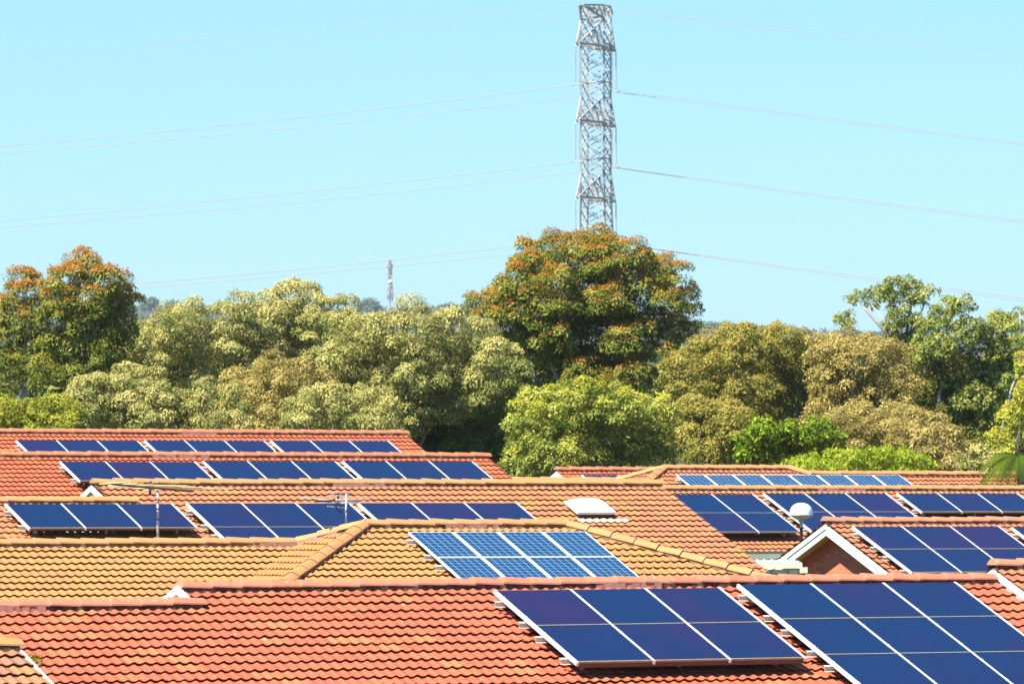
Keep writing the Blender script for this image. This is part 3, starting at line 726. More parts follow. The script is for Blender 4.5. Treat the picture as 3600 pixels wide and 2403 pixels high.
m = MB(); m.lathe(g0, [(Rr*.14, -Rr*1.12), (Rr*.14, -1.4), (.06, -3.6)], 16); m.build('pole', M['black_plastic'], lp)

# ------------------------------------------------------------------ pergola beside the brick gable
dp = plH.pt(uh0, 3.0).y - 4
pg = thing('pergola', 'cream lean-to with a ribbed plastic roof between the yellow hip and the brick gable', 'pergola', tuple(P(2700, 2100, dp)))
sx = dp/FPX
a0 = P(2604, 1980, dp); a1_ = P(2820, 1978, dp); b0 = P(2562, 1967, dp+1.6); b1 = P(2700, 1968, dp+1.6) 
m = MB(); nW = 44
for i in range(nW):
    f0, f1 = i/nW, (i+1)/nW; z0 = .012*math.cos(i*math.pi); z1 = .012*math.cos((i+1)*math.pi)
    b1x = P(2790, 1968, dp+1.6)
    m.quad(a0.lerp(a1_, f0)+Z*z0, a0.lerp(a1_, f1)+Z*z1, b0.lerp(b1x, f1)+Z*z1, b0.lerp(b1x, f0)+Z*z0)
t = NT('poly_sheet'); t.base((.30, .38, .42), .3)
m.build('roof_sheet', M['poly_sheet'], pg)
for i in range(9):
    for k in range(2):
        m = MB(); c = a0.lerp(a1_, .03+i*.115).lerp(b0.lerp(P(2790, 1968, dp+1.6), .03+i*.115), .12+.5*k); m.lathe(c, [(.022, 0), (.022, .03), (.001, .045)], 8); m.build('screw_cap', M['white_paint'], pg)
m = MB(); m.box(a0 - Z*.10 - Vector((0, .06, 0)), (a1_-a0), Vector((0, .05, 0)), Z*.10); m.build('fascia', M['cream_paint'], pg)
m = MB(); m.box(a0 - Z*1.5 + Vector((.08, .03, 0)), (a1_-a0)*.93, Vector((0, .05, 0)), Z*1.38); m.build('wall', M['cream_paint'], pg)
for f in (.22, .5, .76, .94):
    m = MB(); m.box(a0.lerp(a1_, f) + Vector((0, .0, -1.5)), Vector((.025, 0, 0)), Vector((0, .04, 0)), Z*1.39); m.build('post', M['galv_steel'], pg)
m = MB(); p = P(2812, 1993, dp-.1); m.box(p - Z*.11, Vector((.15, 0, 0)), Vector((0, .3, 0)), Z*.11); m.build('rain_head', M['cream_paint'], pg)

# ------------------------------------------------------------------ weed growing on the near roof
wd = thing('weed', 'small green weed sprouting beside the white verge at the bottom left', 'plant', tuple(plA.pt(*plA.uv(140, 2345))))
for k, (x0, y0, x1, y1) in enumerate(((130, 2338, 100, 2302), (132, 2340, 118, 2300), (143, 2348, 141, 2303))):
    A_ = plA.pt(*plA.uv(x0, y0)); dd = A_.y; B_ = P(x1, y1, dd)
    m = MB(); m.tube([A_, A_.lerp(B_, .5)+Vector((.005, 0, 0)), B_], [.004, .003, .002], 5)
    for j in range(16):
        f = .15+.85*j/16; c = A_.lerp(B_, f); d_ = Vector((random.choice((-1, 1))*random.uniform(.4, 1), random.uniform(-.5, .5), .9)).normalized()
        w_ = d_.cross(Vector((0, 1, 0))).normalized()*.006; m.quad(c, c+d_*.022+w_, c+d_*.05, c+d_*.022-w_)
    m.build('stem', M['leaf_lime'], wd)

# ================================================================== trees
def leaves(parent, lobes, mat, per=.9, clump=.42, leaf=(.037, .105), tipamt=.0, droop=.5, seed=0, name='crown', tipz=.3, density=1.0, topw=0., sep=1.15):
    """lobes: (centre Vector, rx, ry, rz). Clumps of leaf quads on and inside each lobe."""
    r = np.random.default_rng(seed)
    P_, CW, TP, TN = [], [], [], []
    LC = np.array([list(l[0]) for l in lobes]); LR = np.array([[l[1], l[2], l[3]] for l in lobes])
    cc, dd, cs = [], [], []; mind = clump*sep
    for li, (c, rx, ry, rz) in enumerate(lobes):
        area = 4*math.pi*((rx*ry)**1.6/3+(rx*rz)**1.6/3+(ry*rz)**1.6/3)**(1/1.6)
        n = max(10, int(7*per*area/(mind*mind)))
        d = r.normal(size=(n, 3)); d /= np.linalg.norm(d, axis=1)[:, None]
        d[:, 2] = np.where(d[:, 2] < -.6, -d[:, 2], d[:, 2])
        d = d[(d[:, 1] < .45) | (r.random(n) < .4)]
        q = np.array(c)[None] + d*(1.04 - .5*r.random(len(d))**1.7)[:, None]*LR[li][None]
        if len(lobes) > 1:
            k_ = (((q[:, None]-LC[None])/LR[None])**2).sum(2) < .34
            k_[:, li] = False; keep = ~k_.any(1); q = q[keep]; d = d[keep]
        for a, b in zip(q, d):
            if cc and (((np.array(cc[-400:])-a)**2).sum(1) < mind*mind*r.uniform(.7, 1.3)).any(): continue
            cc.append(a); dd.append(b); cs.append(clump*r.uniform(.72, 1.2))
    cc = np.array(cc); d = np.array(dd); cs = np.array(cs); n = len(cc)
    m = np.maximum(24, (cs**2/(leaf[0]*leaf[1])*9.5*density)).astype(int)
    idx = np.repeat(np.arange(n), m); k = len(idx)
    ld = r.normal(size=(k, 3)); ld /= np.linalg.norm(ld, axis=1)[:, None]
    ld[:, 2] = np.where(ld[:, 2] < -.3, -ld[:, 2], ld[:, 2])
    ld += d[idx]*.25; ld /= np.linalg.norm(ld, axis=1)[:, None]
    lr = .5+.55*r.random(k)**.4
    st = 1 + .22*r.normal(size=(n, 3))
    P_.append(cc[idx] + ld*(lr*cs[idx])[:, None]*np.array([1, 1, .95])*np.clip(st, .7, 1.4)[idx]); CW.append(ld)
    topness = np.clip((ld[:, 2]-tipz)/.45, 0, 1)*np.clip(.7+d[idx, 2]*.6, 0, 1)*(r.random(n)[idx]*.7+.45)
    TP.append(np.clip(topness*tipamt*(.5+r.random(k)), 0, 1)); TN.append((r.normal(size=n)*.16+.06)[idx])
    tone = np.concatenate(TN); pos = np.concatenate(P_); zz = pos[:, 2]; zw = np.clip((zz-np.percentile(zz, 40))/(np.percentile(zz, 97)-np.percentile(zz, 40)), 0, 1); out = np.concatenate(CW); tip = np.concatenate(TP)*(1-topw+topw*1.5*zw); tip = np.clip(tip, 0, 1); k = len(pos)
    ax = r.normal(size=(k, 3))*.8 + out*.25; ax[:, 2] -= droop; ax -= out*((ax*out).sum(1)*.6)[:, None]; ax /= np.linalg.norm(ax, axis=1)[:, None]
    nn_ = out*1.1 + r.normal(size=(k, 3))*.5 + np.array([0, 0, .2]) + np.array(sd)[None]*.55; sd_ = np.cross(ax, nn_); sd_ /= (np.linalg.norm(sd_, axis=1)[:, None]+1e-6)
    cf = np.clip(1+.9*np.concatenate(TN)*1.2, .7, 1.25); L = leaf[1]*(.5+.9*r.random(k))*cf; W = leaf[0]*(.6+.8*r.random(k))*cf
    a = pos; b = pos + ax*(L*.45)[:, None] + sd_*(W/2)[:, None]; c2 = pos + ax*L[:, None]; d2_ = pos + ax*(L*.45)[:, None] - sd_*(W/2)[:, None]
    v = np.stack([a, b, c2, d2_], 1).reshape(-1, 3)
    me = bpy.data.meshes.new(name); me.vertices.add(4*k); me.vertices.foreach_set('co', v.astype(np.float32).ravel())
    me.loops.add(4*k); me.loops.foreach_set('vertex_index', np.arange(4*k, dtype=np.int32))
    me.polygons.add(k); me.polygons.foreach_set('loop_start', np.arange(0, 4*k, 4, dtype=np.int32)); me.polygons.foreach_set('loop_total', np.full(k, 4, dtype=np.int32))
    me.update(calc_edges=True)
    at = me.attributes.new('rnd', 'FLOAT', 'FACE'); at.data.foreach_set('value', np.clip(r.random(k)*.85 + tone, 0, 1).astype(np.float32))
    at = me.attributes.new('tip', 'FLOAT', 'FACE'); at.data.foreach_set('value', tip.astype(np.float32))
    LEAFN[0] += k
    return link(name, me, parent, [mat])
LEAFN = [0]
def tree(name, label, d, lobes, mat, trunk=None, cat='tree', group='trees behind the houses', bark='bark', depthf=.9, limbs=True, top_in=.25, trad=.22, grow=1.0, **kw):
    """lobes in picture units (x, y, rx, ry [,dd]) of a 2349 px wide view"""
    s = d*1.53257/FPX; L3 = []
    rr_ = random.Random(hash(label) % 1000 if False else len(label)*31+int(d))
    for lb in lobes:
        x, y, rx, ry = lb[:4]; dd = lb[4] if len(lb) > 4 else rr_.uniform(-.5, .5)
        L3.append((PD(x, y, d+dd), rx*s*grow, rx*s*depthf*grow, ry*s*grow))
    tx = trunk[0] if trunk else sum(l[0] for l in lobes)/len(lobes)
    base = PD(tx, lobes[0][1], d); base.z = gz(base.x, base.y)
    t = thing(name, label, cat, tuple(base), group)
    leaves(t, L3, M[mat], seed=len(label)*7+int(d*3), **kw)
    if limbs:
        m = MB(); lo = min(l[0].z - l[3]*.6 for l in L3); fork = base.copy(); fork.z = base.z + max(.4, (lo-base.z)*.6); fork.x += rr_.uniform(-.3, .3)
        m.tube([base - Z*.3, base.lerp(fork, .5)+Vector((rr_.uniform(-.1, .1), 0, 0)), fork], [trad, trad*.85, trad*.7], 9)
        sel = L3 if len(L3) <= 8 else rr_.sample(L3, 8)
        for c, rx, ry, rz in sel:
            e = c + Z*rz*.35; mid = fork.lerp(e, .5) + Vector((rr_.uniform(-.3, .3), rr_.uniform(-.3, .3), -.1))
            m.tube([fork - Z*.1, mid, e], [trad*.38, trad*.22, trad*.07], 6)
        m.build('trunk', M[bark], t)
    return t

def grid_lobes(x0, x1, ytop, ybot, r, seed, jit=.3, ry=None, topf=None, dd=(-1.2, 1.2), botf=None):
    """lobes that fill a part of the view; topf(x) gives the skyline"""
    rr_ = random.Random(seed); out = []; ry = ry or r*.85; x = x0; k = 0
    while x <= x1:
        y = (topf(x) if topf else ytop) + ry*rr_.uniform(.85, 1.15) + 17; yb = botf(x) if botf else ybot
        while y < yb:
            sc = rr_.uniform(.75, 1.25)
            out.append((x + rr_.uniform(-1, 1)*r*jit, y, r*sc, ry*sc*rr_.uniform(.85, 1.1), rr_.uniform(*dd)))
            y += ry*rr_.uniform(1.0, 1.4)
        x += r*rr_.uniform(.85, 1.15); k += 1
    return out
OLX = [150, 200, 235, 290, 330, 390, 430, 500, 520, 560, 600, 650, 690, 740, 790, 810, 850, 900, 950, 1000, 1050, 1100, 1140, 1175, 1200]
OLY = [905, 850, 790, 755, 732, 700, 690, 690, 662, 662, 688, 668, 652, 660, 682, 718, 742, 718, 702, 698, 715, 728, 752, 800, 850]
BRX = [1520, 1545, 1570, 1600, 1640, 1700, 1760, 1800, 1850, 1900, 1950, 2000, 2040, 2100, 2200]
BRY = [880, 815, 785, 765, 752, 742, 745, 748, 765, 770, 752, 762, 780, 800, 820]
ol = lambda x: float(np.interp(x, OLX, OLY)); br = lambda x: float(np.interp(x, BRX, BRY))

# --- left tall gums with orange new growth
tree('gum_tree', 'tall gum with an orange tipped crown near the left edge', 208,
     [(190, 618, 32, 28), (150, 648, 45, 35), (240, 655, 44, 38), (275, 700, 30, 40), (285, 760, 26, 40), (195, 690, 60, 45), (255, 710, 38, 60), (140, 710, 45, 50), (200, 760, 70, 45), (255, 790, 40, 45), (150, 800, 50, 45), (215, 830, 55, 40), (120, 860, 45, 40)],
     'leaf_gum_orange', (150,), tipamt=1.3, topw=.75, sep=1.0, bark='bark', clump=.34, trad=.16)
tree('gum_tree', 'narrow gum with a rusty orange top beside the left picture edge', 212,
     [(55, 652, 26, 26), (65, 690, 36, 38), (20, 720, 34, 34), (60, 750, 48, 42), (10, 790, 45, 50), (70, 810, 45, 45), (20, 850, 40, 30)],
     'leaf_gum_orange', (28,), tipamt=1.3, topw=.75, sep=1.0, bark='bark_pale', clump=.32, trad=.12)
tree('gum_tree', 'dark gum cut off by the left edge, above the low green bush', 207, [(-30, 880, 45, 60), (-20, 930, 40, 30)], 'leaf_dark_green', (-25,), clump=.35)
tree('bush', 'broad low dark green bush above the red roof at the left edge', 196, grid_lobes(-20, 200, 912, 1000, 38, 5, ry=28, dd=(-.6, .6)), 'leaf_mid_green', (90,), cat='bush', limbs=False, clump=.3, tipamt=.3, density=1.1, droop=.1)
# --- olive trees
tree('olive_green_tree', 'pale olive tree with a rounded crown right of the left gums', 214, grid_lobes(245, 440, 690, 930, 44, 11, topf=ol), 'leaf_olive', (330,), tipamt=.5, droop=.9, clump=.40)
tree('olive_green_tree', 'drooping pale olive tree low above the red roof, left of the leaning trunk', 203, grid_lobes(190, 380, 850, 1000, 40, 12, topf=lambda x: 815+abs(x-290)*.7), 'leaf_olive', (290,), tipamt=.5, droop=1.1, clump=.36)
tree('olive_green_tree', 'tall olive tree whose bumpy top shows left of the thin far mast', 222, grid_lobes(450, 630, 660, 900, 46, 13, topf=ol), 'leaf_olive', (530,), tipamt=.5, droop=.9, clump=.4)
tree('olive_green_tree', 'olive tree topped by a wispy dome just left of the thin far mast', 224, grid_lobes(645, 795, 650, 900, 44, 14, topf=ol), 'leaf_olive', (715,), tipamt=.5, droop=.9, clump=.38)
tree('olive_green_tree', 'greyish tan rounded tree in the middle of the olive mass', 209, grid_lobes(530, 720, 790, 985, 48, 15, topf=lambda x: 795+abs(x-640)*.5), 'leaf_tan', (620,), tipamt=.4, droop=.9, clump=.38)
tree('olive_green_tree', 'low olive crown with drooping sprays above the second ridge left of centre', 204, grid_lobes(390, 560, 860, 995, 44, 16, topf=lambda x: 850+abs(x-480)*.5), 'leaf_olive', (470,), tipamt=.5, droop=1.1, clump=.34)
tree('olive_green_tree', 'large domed silvery olive tree left of the orange topped gum', 211, grid_lobes(800, 1165, 700, 1040, 50, 17, topf=ol, botf=lambda x: 1010-max(0, x-960)*.75), 'leaf_olive', (930,), tipamt=.5, droop=.9, clump=.4, trad=.3)
tree('olive_green_tree', 'small olive tree low behind the end of the red roofs', 201, grid_lobes(700, 860, 900, 1010, 40, 18, topf=lambda x: 885), 'leaf_olive', (765,), tipamt=.5, droop=.9, clump=.34)
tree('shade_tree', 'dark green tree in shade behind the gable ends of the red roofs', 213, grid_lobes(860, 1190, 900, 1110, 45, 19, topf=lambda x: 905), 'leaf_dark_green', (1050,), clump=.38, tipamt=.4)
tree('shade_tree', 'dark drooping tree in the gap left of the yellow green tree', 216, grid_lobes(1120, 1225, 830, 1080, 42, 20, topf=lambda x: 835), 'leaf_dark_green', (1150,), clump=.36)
# --- the big gum in front of the pylon
tree('gum_tree', 'big rounded gum with orange tips in front of the lattice pylon', 218,
     grid_lobes(1190, 1545, 0, 0, 36, 77, ry=34, jit=.3, dd=(-2.2, .6), topf=lambda x: 522+(abs(x-1350)/200)**2.3*125, botf=lambda x: 915-(abs(x-1380)/190)**2*110) +
     [(1092, 702, 26, 24, -2), (1122, 712, 34, 30, -2), (1150, 735, 36, 34, -2), (1110, 740, 34, 30, -2.5), (1165, 690, 30, 30, -1.5), (1572, 695, 28, 32), (1580, 735, 26, 34), (1560, 770, 28, 34), (1540, 820, 28, 34, -1.5), (1150, 690, 30, 30), (1215, 590, 30, 30), (1500, 620, 40, 32), (1545, 640, 34, 34)],
     'leaf_gum_orange', (1360,), tipamt=1.1, topw=.15, bark='bark_pale', clump=.36, sep=1.05, trad=.24, leaf=(.038, .10), droop=.5, tipz=.38, per=.8)
tree('yellow_green_tree', 'bright yellow green tree below the big orange topped gum', 203, grid_lobes(1205, 1522, 880, 1100, 36, 21, topf=lambda x: 872+((x-1365)/185)**2*62), 'leaf_yellow_green', (1370,), sep=1.1, limbs=False, tipamt=.55, droop=.6, clump=.36)
# --- olive brown mass right of centre
tree('scrub_tree', 'olive brown tree just right of the big gum', 211, grid_lobes(1560, 1720, 745, 980, 35, 22, topf=br), 'leaf_olive_brown', (1640,), tipamt=.6, droop=.4, clump=.34, per=.75)
tree('scrub_tree', 'domed olive brown tree above the twin bright green bushes', 221, grid_lobes(1735, 1895, 745, 980, 35, 23, topf=br), 'leaf_olive_brown', (1800,), tipamt=.6, droop=.4, clump=.34, per=.75)
tree('scrub_tree', 'tan and brown tree in front of the open crowned gum', 212, grid_lobes(1905, 2070, 770, 1010, 35, 24, topf=br), 'leaf_tan', (1980,), tipamt=.5, droop=.4, clump=.34, per=.75)
tree('scrub_tree', 'low olive scrub tree between the yellow green tree and the twin bushes', 208, grid_lobes(1570, 1710, 900, 1080, 40, 25, topf=lambda x: 915), 'leaf_olive_brown', (1630,), tipamt=.4, droop=.3, clump=.33)
tree('scrub_tree', 'brown scrub tree above the lime bush', 206, grid_lobes(1940, 2080, 930, 1080, 42, 26, topf=lambda x: 925), 'leaf_tan', (2010,), tipamt=.4, droop=.3, clump=.32)
tree('scrub_tree', 'rounded tan bush tree right of the lime bush', 202, grid_lobes(2080, 2190, 930, 1080, 40, 27, topf=lambda x: 925+abs(x-2140)*.6), 'leaf_tan', (2140,), tipamt=.5, droop=.3, clump=.3)
tree('scrub_tree', 'dark brownish tree behind the tan bush tree at the right', 222, grid_lobes(2060, 2240, 800, 1060, 48, 28, topf=lambda x: 800), 'leaf_olive_brown', (2150,), tipamt=.3, droop=.3, clump=.36)
# --- open gums at right
def open_gum(label, d, trunk_x, blobs, mat='leaf_open_gum', forks=None, **kw):
    s = d*1.53257/FPX; base = PD(trunk_x, blobs[0][1], d); base.z = gz(base.x, base.y)
    t = thing('gum_tree', label, 'tree', tuple(base), 'trees behind the houses')
    L3 = [(PD(x, y, d+random.uniform(-.8, .8)), rx*s, rx*s*.9, ry*s) for x, y, rx, ry in blobs]
    leaves(t, L3, M[mat], seed=int(trunk_x), clump=.18, leaf=(.045, .11), tipamt=.35, droop=.6, per=.9, sep=1.25, **kw)
    m = MB()
    for pts, r0 in forks:
        q = [PD(x, y, d+.1*i) for i, (x, y) in enumerate(pts)]; m.tube(q, list(np.linspace(r0, r0*.35, len(q))), 7)
    m.build('trunk', M['bark_pale'], t); return t
open_gum('open crowned gum with bare leaning limbs against the sky at the right', 225, 2060,
  [(2050, 655, 22, 16), (2075, 650, 20, 15), (2100, 662, 22, 18), (2130, 672, 18, 12), (2020, 676, 24, 17), (2035, 668, 20, 15), (2110, 695, 20, 14), (2045, 745, 22, 16), (1990, 680, 16, 12), (1962, 685, 15, 13), (2060, 685, 20, 14), (2085, 690, 20, 16), (2000, 700, 14, 8), (2045, 710, 14, 10), (2065, 730, 26, 18), (2095, 735, 20, 16), (2060, 765, 26, 20), (2100, 765, 24, 20), (2080, 795, 40, 22)],
  forks=[([(2075, 1000), (2068, 800), (2030, 760), (1990, 715), (1975, 695)], .09), ([(2068, 850), (2060, 780), (2048, 720), (2035, 685)], .07), ([(2070, 820), (2080, 760), (2090, 700), (2085, 660)], .07), ([(2070, 800), (2100, 740), (2125, 690)], .05), ([(2062, 800), (2040, 750), (2000, 700)], .04)])
open_gum('sprig of gum poking above the brown scrub left of the open gum', 223, 1935,
  [(1928, 725, 12, 11), (1940, 738, 16, 14), (1955, 722, 6, 6), (1920, 745, 9, 8), (1950, 750, 12, 8)], forks=[([(1938, 860), (1936, 760), (1945, 730), (1956, 715)], .05)])
open_gum('clumpy gum with crossing pale limbs between the open gum and the right edge', 221, 2170,
  [(2175, 702, 28, 20), (2208, 707, 26, 20), (2130, 760, 30, 26), (2125, 820, 34, 30), (2300, 745, 26, 24), (2310, 860, 34, 34), (2150, 930, 40, 36), (2150, 725, 24, 18), (2190, 735, 30, 20), (2160, 755, 26, 20), (2220, 745, 20, 18), (2240, 755, 28, 20), (2270, 765, 28, 22), (2210, 780, 34, 26), (2250, 800, 34, 28), (2150, 800, 34, 28), (2290, 800, 28, 28), (2200, 830, 36, 30), (2170, 870, 40, 34), (2250, 860, 40, 34), (2230, 920, 44, 38), (2280, 900, 34, 34), (2190, 950, 40, 36), (2270, 980, 40, 40), (2210, 1010, 40, 34)],
  forks=[([(2150, 1000), (2155, 900), (2185, 820), (2240, 770)], .09), ([(2160, 880), (2175, 800), (2170, 740)], .06), ([(2165, 850), (2150, 790), (2130, 750)], .05), ([(2240, 1060), (2236, 990), (2252, 940), (2248, 900)], .11), ([(2180, 835), (2240, 790), (2270, 775)], .05)])
open_gum('thin wispy gum with a pale leaning trunk at the right edge', 210, 2320,
  [(2335, 715, 10, 10), (2345, 735, 12, 12), (2325, 760, 14, 14), (2345, 790, 18, 20), (2330, 1000, 26, 30), (2310, 880, 12, 14)],
  forks=[([(2285, 1060), (2300, 980), (2318, 900), (2332, 860), (2345, 800)], .06), ([(2345, 850), (2343, 760), (2335, 700)], .03)])
tree('wattle_tree', 'green tree with yellow blossom at the right edge', 206, [(2350, 840, 18, 28), (2360, 900, 24, 30), (2320, 960, 26, 24), (2345, 1000, 30, 30), (2300, 1010, 26, 24), (2350, 940, 20, 28), (2290, 1040, 24, 20)], 'leaf_yellow_flower', (2340,), tipamt=.5, clump=.24, trad=.1)
tree('gum_tree', 'light green gum behind the right edge trees', 232, [(2290, 745, 22, 18), (2320, 770, 24, 30), (2300, 830, 36, 40), (2340, 860, 34, 40), (2310, 930, 44, 50), (2330, 1010, 44, 50)], 'leaf_mid_green', (2310,), tipamt=.5, clump=.3, trad=.15)
# --- bushes before them
tree('bush', 'bright green rounded bush, left one of the twin pair', 196, [(1745, 1000, 34, 32), (1770, 1020, 42, 36), (1720, 1025, 32, 36), (1800, 1005, 34, 32), (1750, 1055, 50, 26)], 'leaf_bright_green', (1760,), cat='bush', limbs=False, clump=.24, leaf=(.07, .13), tipamt=.4, droop=.5)
tree('bush', 'bright green rounded bush, right one of the twin pair', 196, [(1880, 992, 30, 26), (1895, 1015, 34, 34), (1850, 1015, 34, 32), (1870, 1045, 50, 30)], 'leaf_bright_green', (1875,), cat='bush', limbs=False, clump=.24, leaf=(.07, .13), tipamt=.4, droop=.5)
tree('bush', 'lime green feathery bush below the brown scrub', 191, [(1860, 1068, 46, 12), (1930, 1062, 46, 16), (1990, 1056, 44, 18), (2045, 1058, 36, 18), (2085, 1066, 40, 16), (1820, 1072, 30, 12), (2125, 1078, 24, 10), (1880, 1085, 60, 18), (1980, 1088, 60, 20), (2070, 1088, 60, 18)], 'leaf_lime', (1980,), cat='bush', limbs=False, clump=.2, leaf=(.035, .12), tipamt=.3, droop=-.6, density=.8)
tree('bush', 'olive bush between the tan bush tree and the palm', 195, [(2215, 1062, 28, 20), (2250, 1055, 30, 22), (2285, 1070, 26, 20)], 'leaf_olive', (2245,), cat='bush', limbs=False, clump=.22, tipamt=.3, droop=.2)
# --- background fill trees behind the front row
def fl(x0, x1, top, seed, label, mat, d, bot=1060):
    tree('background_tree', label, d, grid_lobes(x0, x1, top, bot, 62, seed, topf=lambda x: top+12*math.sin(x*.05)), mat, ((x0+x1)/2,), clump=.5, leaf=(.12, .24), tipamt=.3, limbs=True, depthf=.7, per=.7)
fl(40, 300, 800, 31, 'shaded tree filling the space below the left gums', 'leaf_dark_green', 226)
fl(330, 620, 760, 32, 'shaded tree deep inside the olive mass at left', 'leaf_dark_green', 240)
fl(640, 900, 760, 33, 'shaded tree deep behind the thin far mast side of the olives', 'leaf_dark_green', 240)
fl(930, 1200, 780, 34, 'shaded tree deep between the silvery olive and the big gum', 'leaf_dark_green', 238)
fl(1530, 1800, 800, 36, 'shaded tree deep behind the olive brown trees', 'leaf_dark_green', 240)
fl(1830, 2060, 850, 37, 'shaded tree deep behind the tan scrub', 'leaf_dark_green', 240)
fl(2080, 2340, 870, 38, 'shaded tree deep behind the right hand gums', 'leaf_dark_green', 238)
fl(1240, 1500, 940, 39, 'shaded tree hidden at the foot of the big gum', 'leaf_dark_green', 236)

# --- palm fronds at the right edge
dpm = 178; pm_base = PD(2380, 1100, dpm); pb = Vector((pm_base.x, pm_base.y, gz(pm_base.x, pm_base.y)))
pm = thing('palm_tree', 'feathery palm reaching in at the right edge', 'palm', tuple(pb))
crown_c = PD(2338, 1052, dpm)
m = MB(); m.tube([pb, pb.lerp(crown_c, .5), crown_c], [.2, .16, .12], 10); m.build('trunk', M['bark'], pm)
for k in range(34):
    an = k*2.399; ln = random.uniform(.9, 1.35); el = random.uniform(.15, .9)
    m = MB(); pts = []
    for i in range(12):
        t_ = i/11; pts.append(crown_c + Vector((math.cos(an)*ln*t_, math.sin(an)*ln*t_, math.sin(el)*ln*t_*.9 - 1.0*ln*t_*t_)))
    m.tube(pts, list(np.linspace(.02, .005, 12)), 5)
    for i in range(1, 12):
        d_ = (pts[i]-pts[i-1]).normalized(); sd2 = d_.cross(Z).normalized()
        for sg in (-1, 1):
            for h_ in (0, .5):
                p0 = pts[i-1].lerp(pts[i], h_); q = (sd2*sg*.8 + d_*.5 - Z*.45).normalized(); w_ = d_*.026
                ll = .34*(1-.5*abs(i/11-.4)); m.add([p0-w_, p0+w_, p0+q*ll], [(0, 1, 2)])
    m.build('frond', M['leaf_mid_green'], pm)

# --- far hill trees
far = [(345, 700, 20, 14, 'left one of the pair above the olive tops'), (395, 706, 22, 12, 'right one of the pair above the olive tops'), (845, 706, 28, 20, 'roundest, beside the thin telecom mast'),
       (862, 732, 24, 14, 'low one under the roundest, beside the thin telecom mast'), (935, 716, 22, 9, 'right of the foot of the thin telecom mast'), (1030, 708, 22, 10, 'left of the big orange topped gum'),
       (1625, 752, 28, 9, 'right of the big orange topped gum'), (10, 684, 18, 10, 'between the rusty gum and the left edge')]
for i, (x, y, rx, ry, lab) in enumerate(far):
    d = 3900+10*i; s = d*1.53257/FPX; c = PD(x, y, d); base = Vector((c.x, c.y, gz(0, d)))
    t = thing('far_tree', 'hazy far hill tree, ' + lab, 'tree', tuple(base), 'hazy trees on the far hill')
    leaves(t, [(c, rx*s*.8, rx*s*.8, ry*s*.8), (c+Vector((rx*s*.4, 0, -ry*s*.3)), rx*s*.6, rx*s*.6, ry*s*.6), (c-Vector((rx*s*.4, 0, ry*s*.3)), rx*s*.6, rx*s*.6, ry*s*.6)], M['leaf_far'], clump=1.8, leaf=(1.0, 1.8), seed=i, per=.8)
    m = MB(); m.tube([base - Z*1, c], [.9, .3], 6); m.build('trunk', M['bark'], t)

fr = random.Random(4); lob = []; d = 4050; s_ = d*1.53257/FPX; x = -700
while x < 3100:
    y = float(np.interp(x, WX, WY)) + fr.uniform(-3, 3)
    q = fr.uniform(.7, 1.3); lob.append((PD(x, y, d+fr.uniform(-40, 40)), 20*q*s_, 14*q*s_, 9*q*s_)); x += fr.uniform(16, 30)
tag(leaves(None, lob, M['leaf_far'], clump=2.0, leaf=(1.2, 2.2), seed=99, per=.7, name='far_wood'), 'far hazy wood along the crest of the blue hill', 'wood', None, 'stuff')

# ================================================================== lattice pylon
DT = 582.0; ax_ = Vector((3.25, 10.5, 0)).normalized(); lx = Vector((ax_.y, -ax_.x, 0))
tc = PD(1367, 300, DT); T0 = Vector((tc.x, tc.y, gz(0, DT)))
def zt(y): return PD(1367, y, DT).z
py = thing('lattice_pylon', 'tall steel lattice pylon rising behind the big orange topped gum', 'pylon', tuple(T0))
def tp(a, l, z): return Vector((tc.x, tc.y, 0)) + ax_*a + lx*l + Z*z
zt0 = T0.z; ztop = zt(14)
def half(z):
    z1 = zt(450); return 1.02 if z > z1 else 1.02 + (z1-z)*.035
zs = [zt(14)]
body = MB()
z = ztop; lev = []
step = (zt(108)-zt(283))/6
while z > zt0: lev.append(z); z -= step if z > zt(560) else step*2.2
lev.append(zt0)
for sa in (-1, 1):
    for sl in (-1, 1):
        for za, zb in zip(lev, lev[1:]): body.bar(tp(sa*half(za), sl*half(za), za), tp(sa*half(zb), sl*half(zb), zb), .16)
for i, (za, zb) in enumerate(zip(lev, lev[1:])):
    ha, hb = half(za), half(zb)
    c0 = [tp(-ha, -ha, za), tp(ha, -ha, za), tp(ha, ha, za), tp(-ha, ha, za)]; c1 = [tp(-hb, -hb, zb), tp(hb, -hb, zb), tp(hb, hb, zb), tp(-hb, hb, zb)]
    for k in range(4):
        body.bar(c0[k], c1[(k+1) % 4], .075); body.bar(c0[(k+1) % 4], c1[k], .075)
        if i % 3 == 0: body.bar(c0[k], c0[(k+1) % 4], .1)
body.build('tower_body', M['galv_steel'], py)
AL = 5.5; att = []
